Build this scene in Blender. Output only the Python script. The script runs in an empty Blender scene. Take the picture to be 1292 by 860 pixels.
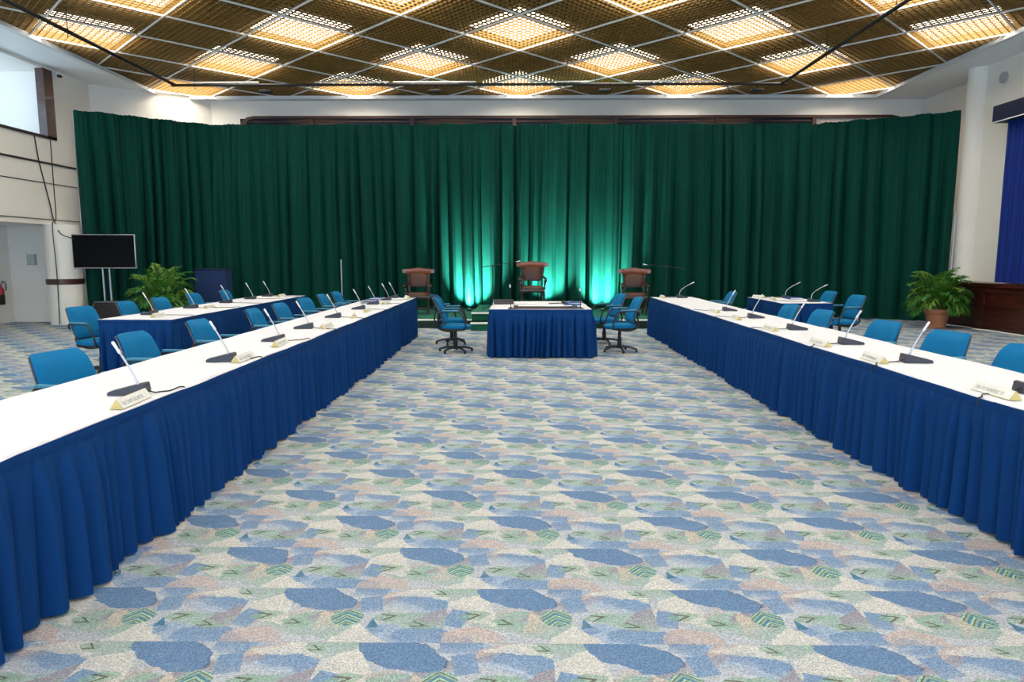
import bpy, bmesh, math, random
from mathutils import Vector, Matrix
random.seed(7)
S = bpy.context.scene
COL = S.collection
PI = math.pi
R = math.radians

# ------------------------------------------------------------------ materials
def srgb(r, g, b):
    f = lambda c: (c/255/12.92) if c/255 <= .04045 else ((c/255+.055)/1.055)**2.4
    return (f(r), f(g), f(b), 1.0)

def mat(name, col, rough=.6, metal=0., noise=0., nscale=40., bump=0., bscale=200., sheen=0., spec=.5, trans=0.):
    m = bpy.data.materials.new(name); m.use_nodes = True
    nt = m.node_tree; b = nt.nodes['Principled BSDF']
    b.inputs['Base Color'].default_value = col
    b.inputs['Roughness'].default_value = rough
    b.inputs['Metallic'].default_value = metal
    b.inputs['Specular IOR Level'].default_value = spec
    if sheen:
        b.inputs['Sheen Weight'].default_value = sheen
        b.inputs['Sheen Roughness'].default_value = .4
        b.inputs['Sheen Tint'].default_value = (min(1, col[0]*3+.1), min(1, col[1]*3+.1), min(1, col[2]*3+.1), 1)
    if noise or bump:
        tc = nt.nodes.new('ShaderNodeTexCoord')
    if noise:
        n = nt.nodes.new('ShaderNodeTexNoise'); n.inputs['Scale'].default_value = nscale; n.inputs['Detail'].default_value = 4
        nt.links.new(tc.outputs['Object'], n.inputs['Vector'])
        mx = nt.nodes.new('ShaderNodeMix'); mx.data_type = 'RGBA'
        mx.inputs['A'].default_value = tuple(c*(1-noise) for c in col[:3]) + (1,)
        mx.inputs['B'].default_value = tuple(min(1, c*(1+noise)) for c in col[:3]) + (1,)
        nt.links.new(n.outputs['Fac'], mx.inputs['Factor'])
        nt.links.new(mx.outputs['Result'], b.inputs['Base Color'])
    if bump:
        n = nt.nodes.new('ShaderNodeTexNoise'); n.inputs['Scale'].default_value = bscale; n.inputs['Detail'].default_value = 3
        nt.links.new(tc.outputs['Object'], n.inputs['Vector'])
        bp = nt.nodes.new('ShaderNodeBump'); bp.inputs['Strength'].default_value = bump; bp.inputs['Distance'].default_value = .01
        nt.links.new(n.outputs['Fac'], bp.inputs['Height']); nt.links.new(bp.outputs['Normal'], b.inputs['Normal'])
    return m

def wood(name, c1, c2, rough=.35, scale=3., axis='X', coat=.3):
    m = bpy.data.materials.new(name); m.use_nodes = True
    nt = m.node_tree; b = nt.nodes['Principled BSDF']
    tc = nt.nodes.new('ShaderNodeTexCoord'); mp = nt.nodes.new('ShaderNodeMapping')
    sc = {'X': (1, 9, 9), 'Y': (9, 1, 9), 'Z': (9, 9, 1)}[axis]
    mp.inputs['Scale'].default_value = sc
    n = nt.nodes.new('ShaderNodeTexNoise'); n.inputs['Scale'].default_value = scale; n.inputs['Detail'].default_value = 6; n.inputs['Distortion'].default_value = .8
    cr = nt.nodes.new('ShaderNodeValToRGB')
    cr.color_ramp.elements[0].color = c1; cr.color_ramp.elements[0].position = .35
    cr.color_ramp.elements[1].color = c2; cr.color_ramp.elements[1].position = .7
    nt.links.new(tc.outputs['Object'], mp.inputs['Vector']); nt.links.new(mp.outputs['Vector'], n.inputs['Vector'])
    nt.links.new(n.outputs['Fac'], cr.inputs['Fac']); nt.links.new(cr.outputs['Color'], b.inputs['Base Color'])
    b.inputs['Roughness'].default_value = rough; b.inputs['Coat Weight'].default_value = coat
    return m

def emit(name, col, st):
    m = bpy.data.materials.new(name); m.use_nodes = True
    nt = m.node_tree; nt.nodes.remove(nt.nodes['Principled BSDF'])
    e = nt.nodes.new('ShaderNodeEmission'); e.inputs['Color'].default_value = col; e.inputs['Strength'].default_value = st
    nt.links.new(e.outputs[0], nt.nodes['Material Output'].inputs['Surface'])
    return m

def thin_glass(name):
    m = bpy.data.materials.new(name); m.use_nodes = True
    nt = m.node_tree; nt.nodes.remove(nt.nodes['Principled BSDF'])
    t = nt.nodes.new('ShaderNodeBsdfTransparent'); t.inputs[0].default_value = (.93, .96, .97, 1)
    g = nt.nodes.new('ShaderNodeBsdfGlossy'); g.inputs['Roughness'].default_value = .05
    mx = nt.nodes.new('ShaderNodeMixShader'); mx.inputs[0].default_value = .06
    nt.links.new(t.outputs[0], mx.inputs[1]); nt.links.new(g.outputs[0], mx.inputs[2])
    nt.links.new(mx.outputs[0], nt.nodes['Material Output'].inputs['Surface'])
    return m

M = {}
M['wall'] = mat('painted_wall', srgb(238, 234, 228), .85, noise=.05, nscale=1.5, bump=.08, bscale=60)
M['soffit'] = mat('white_paint', srgb(242, 244, 246), .85, noise=.03, nscale=2)
M['trim_white'] = mat('trim_paint', srgb(228, 230, 232), .5, noise=.02, nscale=8)
M['groove'] = mat('dark_strip', srgb(46, 34, 30), .6, noise=.1, nscale=10)
M['plenum'] = mat('plenum_dark', srgb(34, 27, 20), .95, noise=.1, nscale=3)
M['louvre'] = mat('bronze_louvre', srgb(136, 102, 48), .5, noise=.15, nscale=6, spec=.4)
M['tbar'] = mat('tbar_white', srgb(236, 232, 224), .45, noise=.03, nscale=10)
M['panel'] = emit('light_diffuser', (1.0, .94, .80, 1), 10.5)
M['housing'] = mat('lamp_housing', srgb(225, 222, 214), .5, noise=.03, nscale=9)
M['mahog'] = wood('mahogany', srgb(42, 12, 8), srgb(82, 28, 18), .4, 2.0, 'Y')
M['wood_dark'] = wood('brown_frame', srgb(50, 24, 18), srgb(84, 44, 34), .45, 3.0, 'X')
M['throne'] = wood('carved_wood', srgb(104, 44, 12), srgb(160, 78, 28), .35, 6.0, 'X', .5)
M['throne_dark'] = wood('dark_carved_wood', srgb(34, 16, 10), srgb(66, 34, 20), .3, 8.0, 'Z', .5)
M['leather'] = mat('brown_leather', srgb(74, 38, 20), .36, noise=.25, nscale=14, bump=.3, bscale=90)
M['curtain'] = mat('green_drape', srgb(0, 60, 50), .8, noise=.15, nscale=6, spec=.15)
M['blue_curtain'] = mat('blue_window_drape', srgb(14, 44, 128), .75, noise=.15, nscale=8, sheen=.1, spec=.25)
M['pelmet'] = mat('navy_pelmet', srgb(10, 24, 62), .7, noise=.1, nscale=8)
M['skirt'] = mat('royal_blue_skirting', srgb(2, 54, 110), .75, noise=.12, nscale=30, bump=.08, bscale=300, spec=.15)
M['cloth'] = mat('white_linen', srgb(212, 214, 224), .8, noise=.015, nscale=4, bump=.15, bscale=7)
M['chair_blue'] = mat('teal_blue_weave', srgb(0, 106, 158), .8, noise=.12, nscale=60, bump=.15, bscale=500, spec=.2)
M['chair_black'] = mat('black_plastic', srgb(30, 31, 34), .45, noise=.08, nscale=30)
M['chair_shell'] = mat('dark_grey_shell', srgb(96, 98, 104), .5, noise=.06, nscale=30)
M['arm_pad'] = mat('arm_pad_teal', srgb(58, 128, 158), .6, noise=.06, nscale=30)
M['mic_base'] = mat('charcoal_plastic', srgb(48, 50, 62), .5, noise=.06, nscale=40)
M['silver'] = mat('brushed_silver', srgb(186, 186, 194), .35, .75, noise=.04, nscale=60)
M['mic_head'] = mat('pale_mic_head', srgb(214, 214, 220), .45, .3, noise=.05, nscale=90)
M['cable'] = mat('black_cable', srgb(26, 26, 32), .5, noise=.05, nscale=40)
M['plate_face'] = mat('plate_paper', srgb(226, 226, 222), .5, noise=.03, nscale=30)
M['plate_gold'] = mat('plate_wood_end', srgb(196, 176, 112), .5, noise=.1, nscale=60)
M['ink'] = mat('grey_ink', srgb(96, 100, 92), .7, noise=.05, nscale=60)
M['folder_blue'] = mat('blue_folder', srgb(24, 58, 140), .4, noise=.06, nscale=20)
M['paper'] = mat('paper_white', srgb(246, 246, 244), .7, noise=.01, nscale=20)
M['black'] = mat('matt_black', srgb(18, 18, 20), .5, noise=.1, nscale=30)
M['case'] = mat('case_black', srgb(34, 27, 29), .6, noise=.12, nscale=24, bump=.2, bscale=160)
M['pipe'] = mat('dark_pipe', srgb(46, 40, 40), .5, .3, noise=.12, nscale=20)
M['screen'] = mat('tv_screen', srgb(3, 4, 7), .05, spec=.22)
M['stage_carpet'] = mat('green_stage_carpet', srgb(6, 92, 74), .95, noise=.2, nscale=120, bump=.2, bscale=400)
M['stage_skirt'] = mat('dark_green_valance', srgb(6, 40, 36), .85, noise=.25, nscale=14)
M['nosing'] = mat('white_nosing', srgb(246, 246, 240), .5, noise=.03, nscale=20)
M['lectern'] = mat('navy_felt', srgb(14, 42, 88), .9, noise=.18, nscale=90)
M['terracotta'] = mat('terracotta', srgb(186, 122, 88), .85, noise=.14, nscale=16, bump=.15, bscale=90)
M['soil'] = mat('potting_soil', srgb(44, 32, 24), .95, noise=.3, nscale=40, bump=.5, bscale=60)
M['leaf'] = mat('palm_leaf', srgb(48, 108, 30), .5, noise=.35, nscale=5, spec=.4)
M['leaf_b'] = mat('palm_leaf_yellow', srgb(92, 134, 38), .5, noise=.35, nscale=5, spec=.4)
M['stem'] = mat('palm_stem', srgb(112, 128, 50), .5, noise=.2, nscale=12)
M['red'] = mat('extinguisher_red', srgb(176, 22, 40), .35, noise=.06, nscale=12)
M['grey_box'] = mat('grey_enamel', srgb(170, 176, 178), .5, noise=.05, nscale=20)
M['door_pale'] = mat('pale_green_paint', srgb(190, 206, 196), .6, noise=.04, nscale=6)
M['glass'] = thin_glass('window_glass')
M['dark_glass'] = mat('dark_window_glass', srgb(40, 46, 58), .12, spec=.6, noise=.1, nscale=1.5)
M['blind'] = mat('blind_slats', srgb(196, 178, 178), .6, noise=.05, nscale=8)

# carpet -------------------------------------------------------------
def carpet_material():
    m = bpy.data.materials.new('patterned_carpet'); m.use_nodes = True
    nt = m.node_tree; N = nt.nodes; L = nt.links; b = N['Principled BSDF']
    b.inputs['Roughness'].default_value = .95; b.inputs['Specular IOR Level'].default_value = .15
    def math_(op, a, c=None, d=None):
        n = N.new('ShaderNodeMath'); n.operation = op
        for i, v in enumerate((a, c, d)):
            if v is None: continue
            if isinstance(v, (int, float)): n.inputs[i].default_value = v
            else: L.new(v, n.inputs[i])
        return n.outputs[0]
    geo = N.new('ShaderNodeNewGeometry')
    sep = N.new('ShaderNodeSeparateXYZ'); L.new(geo.outputs['Position'], sep.inputs[0])
    X, Y = sep.outputs[0], sep.outputs[1]
    W_, H_ = .914, .457
    v = math_('DIVIDE', math_('SUBTRACT', Y, 2.608), H_)
    row = math_('FLOOR', v); fv = math_('SUBTRACT', v, row)
    par = math_('MODULO', math_('ADD', row, 200), 2)
    u = math_('ADD', math_('DIVIDE', math_('ADD', X, .32+9.14), W_), math_('MULTIPLY', par, .5))
    colm = math_('FLOOR', u); fu = math_('SUBTRACT', u, colm)
    fu2, fv2 = fu, fv
    loc = N.new('ShaderNodeCombineXYZ')
    L.new(math_('MULTIPLY', fu2, 91.4), loc.inputs[0]); L.new(math_('MULTIPLY', fv2, 45.7), loc.inputs[1])
    # ragged outlines
    ns = N.new('ShaderNodeTexNoise'); ns.inputs['Scale'].default_value = 9; ns.inputs['Detail'].default_value = 7; ns.inputs['Roughness'].default_value = .6
    L.new(geo.outputs['Position'], ns.inputs['Vector'])
    off = N.new('ShaderNodeVectorMath'); off.operation = 'SUBTRACT'; L.new(ns.outputs['Color'], off.inputs[0]); off.inputs[1].default_value = (.5, .5, .5)
    offs = N.new('ShaderNodeVectorMath'); offs.operation = 'SCALE'; L.new(off.outputs[0], offs.inputs[0]); offs.inputs['Scale'].default_value = 10.0
    P1 = N.new('ShaderNodeVectorMath'); P1.operation = 'ADD'; L.new(loc.outputs[0], P1.inputs[0]); L.new(offs.outputs[0], P1.inputs[1])
    offt = N.new('ShaderNodeVectorMath'); offt.operation = 'SCALE'; L.new(off.outputs[0], offt.inputs[0]); offt.inputs['Scale'].default_value = 1.6
    P2 = N.new('ShaderNodeVectorMath'); P2.operation = 'ADD'; L.new(loc.outputs[0], P2.inputs[0]); L.new(offt.outputs[0], P2.inputs[1])
    # fibre speckles
    sp = N.new('ShaderNodeTexNoise'); sp.inputs['Scale'].default_value = 150; sp.inputs['Detail'].default_value = 3; sp.inputs['Roughness'].default_value = .7
    L.new(geo.outputs['Position'], sp.inputs['Vector'])
    sp2 = N.new('ShaderNodeTexVoronoi'); sp2.inputs['Scale'].default_value = 75
    L.new(geo.outputs['Position'], sp2.inputs['Vector'])
    med = N.new('ShaderNodeTexNoise'); med.inputs['Scale'].default_value = 9; med.inputs['Detail'].default_value = 5
    L.new(geo.outputs['Position'], med.inputs['Vector'])
    def rgbmix(fac, A, B):
        n = N.new('ShaderNodeMix'); n.data_type = 'RGBA'
        if isinstance(fac, (int, float)): n.inputs['Factor'].default_value = fac
        else: L.new(fac, n.inputs['Factor'])
        for s, vv in (('A', A), ('B', B)):
            if isinstance(vv, tuple): n.inputs[s].default_value = vv
            else: L.new(vv, n.inputs[s])
        return n.outputs['Result']
    def local(cx, cy, hx, hy, rot, sharp):
        mp = N.new('ShaderNodeMapping'); mp.vector_type = 'TEXTURE'
        mp.inputs['Location'].default_value = (cx, cy, 0); mp.inputs['Rotation'].default_value = (0, 0, R(rot)); mp.inputs['Scale'].default_value = (hx, hy, 1)
        L.new((P2 if sharp else P1).outputs[0], mp.inputs['Vector'])
        s = N.new('ShaderNodeSeparateXYZ'); L.new(mp.outputs[0], s.inputs[0])
        return s.outputs[0], s.outputs[1]
    def metric(x, y, kind):
        if kind == 'e': return math_('ADD', math_('MULTIPLY', x, x), math_('MULTIPLY', y, y))
        if kind == 'h': return math_('MAXIMUM', math_('ADD', math_('MULTIPLY', x, x), math_('MULTIPLY', y, y)), math_('MULTIPLY', y, -6))
        if kind == 'r': return math_('MAXIMUM', math_('ABSOLUTE', x), math_('ABSOLUTE', y))
        if kind == 'd': return math_('ADD', math_('ABSOLUTE', x), math_('POWER', math_('ABSOLUTE', y), 1.6))     # lens / leaf
        if kind == 't': return math_('MAXIMUM', math_('ADD', math_('MULTIPLY', math_('ABSOLUTE', x), 2), y), math_('MULTIPLY', y, -1))
    blue_d, blue_m, blue_l = srgb(88, 126, 170), srgb(112, 144, 184), srgb(142, 166, 198)
    cream, base1, base2 = srgb(198, 198, 196), srgb(160, 172, 190), srgb(188, 190, 198)
    green, green_d, teal = srgb(142, 172, 162), srgb(132, 168, 150), srgb(58, 118, 152)
    pink, tan, purple, brown = srgb(186, 170, 166), srgb(190, 180, 170), srgb(148, 146, 160), srgb(84, 78, 66)
    col = rgbmix(med.outputs['Fac'], base1, base2)
    SH = [  # cx, cy, hx, hy, rot, kind, colour, crisp, strength, fade across the shape
        (36, 8, 24, 16, -16, 'h', green, 0, .75, .5), (84, 10, 20, 13, -20, 'h', green, 0, .7, .5), (6, 41, 16, 9, -14, 'e', green, 0, .6, .4), (90, 42, 14, 8, -14, 'e', green, 0, .5, .4),
        (70, 30, 20, 13, -26, 'h', blue_l, 0, .8, .6), (84, 27, 20, 9, -29, 'h', blue_m, 0, .95, .6), (-7.4, 27, 20, 9, -29, 'h', blue_m, 0, .95, .6),
        (66, -1, 17, 15, -20, 'h', blue_l, 0, .8, .6), (88, -3, 20, 13, -24, 'h', blue_m, 0, 1., .5), (-3.4, -3, 20, 13, -24, 'h', blue_m, 0, 1., .5),
        (52, 29, 24, 4.5, 30, 'e', purple, 0, .75, .4), (90, 20, 15, 7, 34, 'e', purple, 0, .7, .4), (-1.4, 20, 15, 7, 34, 'e', purple, 0, .7, .4),
        (40, 18, 9, 8, 24, 't', tan, 0, .8, .3), (67, 41, 13, 2.4, 26, 'e', pink, 0, .85, 0), (21, 22, 16, 2.2, 28, 'e', pink, 0, .5, 0),
        (12, 31, 19, 13, -26, 't', cream, 0, .95, .2), (55, 3, 20, 12, 4, 't', cream, 0, .95, .2), (80, 42, 18, 5, -8, 't', cream, 0, .9, .2),
        (31, 38, 20, 9.5, -27, 'e', blue_d, 0, 1.1, .15), (54, 43, 8, 5, -10, 'r', blue_m, 0, .9, .4),
        (12, 0, 13, 12, -8, 'h', pink, 0, .75, .3),
        (5, 19, 4.8, 6.8, -16, 'r', blue_m, 1, 1., .2), (57, 31, 4.8, 6.6, 12, 'r', blue_m, 1, 1., .2), (60.5, 15.5, 2.6, 4, 10, 't', teal, 1, 1., 0), (63, 9.5, 3, 2.4, 30, 'r', blue_m, 1, .8, 0),
    ]
    for cx, cy, hx, hy, rot, k, c, sharp, bl, fd in SH:
        x, y = local(cx, cy, hx, hy, rot, sharp)
        mk = math_('LESS_THAN', metric(x, y, k), 1.0)
        tone = math_('MULTIPLY_ADD', y, fd, math_('MULTIPLY_ADD', med.outputs['Fac'], 1.2, bl-.6-(fd*.4 if k == 'h' else 0)))
        col = rgbmix(math_('MULTIPLY', mk, math_('MINIMUM', math_('MAXIMUM', tone, 0.0), 1.0)), col, c)
    # dark torn edge along the big blue shape
    x, y = local(31, 38, 20, 9.5, -27, 0)
    d = metric(x, y, 'e')
    edge = math_('MULTIPLY', math_('MULTIPLY', math_('LESS_THAN', d, 1.06), math_('GREATER_THAN', d, .93)), math_('GREATER_THAN', y, .0))
    col = rgbmix(math_('MULTIPLY', edge, .5), col, srgb(58, 74, 108))
    # leaves with brown chevrons
    for cx, cy, hx, hy, rot, c in ((12.5, 21.5, 7.5, 4.2, 14, green_d), (27, 15.5, 7, 3.4, -16, green_d), (67, 20.5, 7.5, 4, 14, green_d), (81, 13.5, 7.5, 3.2, -14, green_d), (88, 41, 6, 3, -24, green_d)):
        x, y = local(cx, cy, hx, hy, rot, 1)
        mk = math_('LESS_THAN', metric(x, y, 'd'), 1.0)
        col = rgbmix(math_('MULTIPLY', mk, .7), col, c)
        q = math_('SUBTRACT', math_('ADD', x, math_('MULTIPLY', math_('ABSOLUTE', y), 1.2)), .3)
        ln = math_('MULTIPLY', math_('LESS_THAN', math_('ABSOLUTE', q), .15), mk)
        col = rgbmix(math_('MULTIPLY', ln, .8), col, brown)
    # heart-shaped leaf with chevron stripes
    x, y = local(48.5, 19.5, 7, 6.6, 8, 1)
    hm = math_('LESS_THAN', math_('MAXIMUM', metric(x, y, 'e'), math_('SUBTRACT', math_('ABSOLUTE', x), math_('MULTIPLY', y, .2))), .98)
    ch = math_('FRACT', math_('MULTIPLY', math_('ADD', y, math_('MULTIPLY', math_('ABSOLUTE', x), .9)), 1.35))
    rp = N.new('ShaderNodeValToRGB'); rp.color_ramp.interpolation = 'CONSTANT'
    els = rp.color_ramp.elements
    els[0].position = 0; els[0].color = green_d; els[1].position = .3; els[1].color = brown
    for p_, c_ in ((.42, srgb(150, 196, 168)), (.68, teal)):
        e = els.new(p_); e.color = c_
    L.new(ch, rp.inputs['Fac'])
    col = rgbmix(math_('MULTIPLY', hm, .92), col, rp.outputs['Color'])
    # fibre speckle + tile seams
    spk = math_('MULTIPLY_ADD', sp.outputs['Fac'], 2.3, -.36)
    spv = math_('MULTIPLY_ADD', sp2.outputs['Distance'], .45, .80)
    hsv = N.new('ShaderNodeHueSaturation'); L.new(col, hsv.inputs['Color']); hsv.inputs['Saturation'].default_value = .88
    seam = math_('MINIMUM', fv, math_('SUBTRACT', 1, fv))
    sm = math_('MULTIPLY_ADD', math_('LESS_THAN', seam, .006), -.12, 1.0)
    L.new(math_('MULTIPLY', math_('MULTIPLY', spk, spv), sm), hsv.inputs['Value'])
    L.new(hsv.outputs[0], b.inputs['Base Color'])
    bp = N.new('ShaderNodeBump'); bp.inputs['Strength'].default_value = .25; bp.inputs['Distance'].default_value = .004
    L.new(sp.outputs['Fac'], bp.inputs['Height']); L.new(bp.outputs[0], b.inputs['Normal'])
    return m
M['carpet'] = carpet_material()

# ------------------------------------------------------------------ mesh tools
class MB:
    def __init__(s): s.v = []; s.f = []
    def add(s, vs, fs):
        o = len(s.v); s.v += [tuple(v) for v in vs]; s.f += [tuple(i+o for i in f) for f in fs]; return s
    def box(s, x0, x1, y0, y1, z0, z1, mtx=None):
        vs = [Vector((x, y, z)) for z in (z0, z1) for y in (y0, y1) for x in (x0, x1)]
        if mtx: vs = [mtx @ v for v in vs]
        return s.add(vs, [(0, 2, 3, 1), (4, 5, 7, 6), (0, 1, 5, 4), (2, 6, 7, 3), (0, 4, 6, 2), (1, 3, 7, 5)])
    def rbox(s, x0, x1, y0, y1, z0, z1, r=.01, mtx=None):
        # box with chamfered edges (every edge)
        bm = bmesh.new(); bmesh.ops.create_cube(bm, size=1)
        for v in bm.verts:
            v.co = Vector(((x0+x1)/2+v.co.x*(x1-x0), (y0+y1)/2+v.co.y*(y1-y0), (z0+z1)/2+v.co.z*(z1-z0)))
        r = min(r, .49*min(x1-x0, y1-y0, z1-z0))
        bmesh.ops.bevel(bm, geom=bm.edges[:], offset=r, segments=2, affect='EDGES', profile=.5)
        if mtx: bm.transform(mtx)
        bm.verts.index_update()
        s.add([v.co.copy() for v in bm.verts], [[v.index for v in f.verts] for f in bm.faces]); bm.free(); return s
    def tube(s, pts, r, n=8, cap=True):
        pts = [Vector(p) for p in pts]; rs = r if isinstance(r, (list, tuple)) else [r]*len(pts)
        t0 = (pts[1]-pts[0]).normalized(); ref = Vector((0, 0, 1)) if abs(t0.z) < .9 else Vector((1, 0, 0))
        a = t0.cross(ref).normalized(); rings = []
        for i, p in enumerate(pts):
            t = (pts[min(i+1, len(pts)-1)]-pts[max(i-1, 0)]).normalized()
            a = (a - t*a.dot(t)).normalized(); b = t.cross(a)
            rings.append([p + (a*math.cos(2*PI*k/n)+b*math.sin(2*PI*k/n))*rs[i] for k in range(n)])
        vs = [v for rg in rings for v in rg]; fs = []
        for i in range(len(pts)-1):
            for k in range(n):
                fs.append((i*n+k, i*n+(k+1) % n, (i+1)*n+(k+1) % n, (i+1)*n+k))
        if cap:
            fs.append(tuple(range(n-1, -1, -1))); fs.append(tuple((len(pts)-1)*n+k for k in range(n)))
        return s.add(vs, fs)
    def lathe(s, prof, cx=0, cy=0, n=24, mtx=None):
        vs = []; fs = []
        for (r, z) in prof:
            for k in range(n):
                vs.append(Vector((cx+r*math.cos(2*PI*k/n), cy+r*math.sin(2*PI*k/n), z)))
        for i in range(len(prof)-1):
            for k in range(n):
                fs.append((i*n+k, i*n+(k+1) % n, (i+1)*n+(k+1) % n, (i+1)*n+k))
        fs.append(tuple(range(n-1, -1, -1))); fs.append(tuple((len(prof)-1)*n+k for k in range(n)))
        if mtx: vs = [mtx @ v for v in vs]
        return s.add(vs, fs)
    def prism(s, poly, h0, h1, axis='z', mtx=None):
        # poly: 2-D points; extruded along axis between h0 and h1
        mk = {'z': lambda p, h: Vector((p[0], p[1], h)), 'y': lambda p, h: Vector((p[0], h, p[1])), 'x': lambda p, h: Vector((h, p[0], p[1]))}[axis]
        n = len(poly); vs = [mk(p, h0) for p in poly]+[mk(p, h1) for p in poly]
        if mtx: vs = [mtx @ v for v in vs]
        fs = [tuple(range(n-1, -1, -1)), tuple(range(n, 2*n))]+[(i, (i+1) % n, n+(i+1) % n, n+i) for i in range(n)]
        return s.add(vs, fs)
    def grid(s, rows):
        n = len(rows[0]); vs = [v for r in rows for v in r]
        fs = [(i*n+k, i*n+k+1, (i+1)*n+k+1, (i+1)*n+k) for i in range(len(rows)-1) for k in range(n-1)]
        return s.add(vs, fs)
    def build(s, name, m, parent=None, smooth=40, recalc=True, mtx=None):
        me = bpy.data.meshes.new(name); me.from_pydata([tuple(v) for v in s.v], [], s.f)
        bm = bmesh.new(); bm.from_mesh(me)
        if mtx: bm.transform(mtx)
        if recalc: bmesh.ops.recalc_face_normals(bm, faces=bm.faces[:])
        if smooth:
            a = R(smooth)
            for f in bm.faces: f.smooth = True
            for e in bm.edges:
                if len(e.link_faces) == 2 and e.calc_face_angle(0) > a: e.smooth = False
        bm.to_mesh(me); bm.free()
        me.materials.append(m)
        o = bpy.data.objects.new(name, me); COL.objects.link(o)
        if parent: o.parent = parent
        return o

def spline(pts, n=8):
    # Catmull-Rom through the points
    P = [Vector(p) for p in pts]; P = [P[0]*2-P[1]]+P+[P[-1]*2-P[-2]]; out = []
    for i in range(1, len(P)-2):
        for k in range(n):
            t = k/n; a, b, c, d = P[i-1], P[i], P[i+1], P[i+2]
            out.append(.5*((2*b)+(c-a)*t+(2*a-5*b+4*c-d)*t*t+(3*b-a-3*c+d)*t**3))
    out.append(P[-2]); return out

def tag(o, label=None, cat=None, group=None, kind=None):
    if label: o['label'] = label
    if cat: o['category'] = cat
    if group: o['group'] = group
    if kind: o['kind'] = kind
    return o

def empty(name, loc=(0, 0, 0), rz=0, label=None, cat=None, group=None):
    o = bpy.data.objects.new(name, None); COL.objects.link(o)
    o.location = loc; o.rotation_euler = (0, 0, rz); o.empty_display_size = .1
    return tag(o, label, cat, group)

def children(o): return [c for c in COL.objects if c.parent == o]
def copy_tree(o, parent=None):
    c = o.copy(); COL.objects.link(c)
    if parent: c.parent = parent
    for ch in children(o): copy_tree(ch, c)
    return c
def struct(mb, name, m, smooth=0, parent=None):
    o = mb.build(name, m, parent, smooth=smooth)
    if parent is None: o['kind'] = 'structure'
    return o

# ------------------------------------------------------------------ the setting
YB, ZS, ZG = 19.5, 5.85, 5.92            # back wall, soffit underside, louvre grid
struct(MB().box(-13, 11.6, -6.4, 20, -.15, 0), 'floor', M['carpet'])
c = MB()
c.box(-13, -9.6, -6.2, 19.7, ZS, ZS+.05); c.box(9.6, 11.4, -6.2, 19.7, ZS, ZS+.05); c.box(-9.6, 9.6, 19.15, 19.7, ZS, ZS+.05)
ceiling = struct(c, 'ceiling', M['soffit'])
cs = MB().box(-13, 11.4, -6.2, 19.7, 6.6, 6.7).build('plenum_slab', M['plenum'], ceiling, smooth=0)
# cove trim round the opening
t = MB()
for (x0, x1, y0, y1) in ((-9.68, -9.57, -6.2, 19.12), (9.57, 9.68, -6.2, 19.12), (-9.68, 9.68, 19.12, 19.23)):
    t.box(x0, x1, y0, y1, ZS-.03, ZS+.052)
struct(t, 'trim_1', M['trim_white'])
# egg-crate louvre: thin blades on both diagonals, and white T-bars at the cell edges
HALF = 1.0776; OX, OY = 0.0, 14.05; PITCH = HALF*math.sqrt(2)/13
RX, RY0, RY1 = 9.85, -5.9, 19.45
def diag_clip(sign, cval):
    # line  y = sign*x + cval  clipped to the rectangle
    x0, x1 = -RX, RX
    ya, yb = (RY0-cval)/sign, (RY1-cval)/sign
    x0 = max(x0, min(ya, yb)); x1 = min(x1, max(ya, yb))
    return (x0, x1) if x1-x0 > .02 else None
def blades(mb, sign, step, z0, z1, w, phase):
    k0 = int((RY0-RX-RX)/step)-2; k1 = int((RY1+RX+RX)/step)+2
    for k in range(k0, k1):
        cval = OY - sign*OX + phase + k*step
        q = diag_clip(sign, cval)
        if not q: continue
        a = Vector((q[0], sign*q[0]+cval, 0)); b = Vector((q[1], sign*q[1]+cval, 0))
        d = (b-a).normalized(); nn = Vector((-d.y, d.x, 0))*w/2
        vs = [a-nn, b-nn, b+nn, a+nn]
        mb.add([Vector((v.x, v.y, z)) for z in (z0, z1) for v in vs], [(0, 3, 2, 1), (4, 5, 6, 7), (0, 1, 5, 4), (1, 2, 6, 5), (2, 3, 7, 6), (3, 0, 4, 7)])
lv = MB()
for sg in (1, -1): blades(lv, sg, PITCH*math.sqrt(2), ZG+.004, ZG+.032, .010, HALF)
lo = lv.build('egg_crate_louvre', M['louvre'], ceiling, smooth=0, recalc=False)
tb = MB()
for sg in (1, -1): blades(tb, sg, 2*HALF, ZG-.024, ZG+.003, .02, HALF)
tbo = tb.build('grid_bar', M['tbar'], ceiling, smooth=0, recalc=False)

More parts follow.
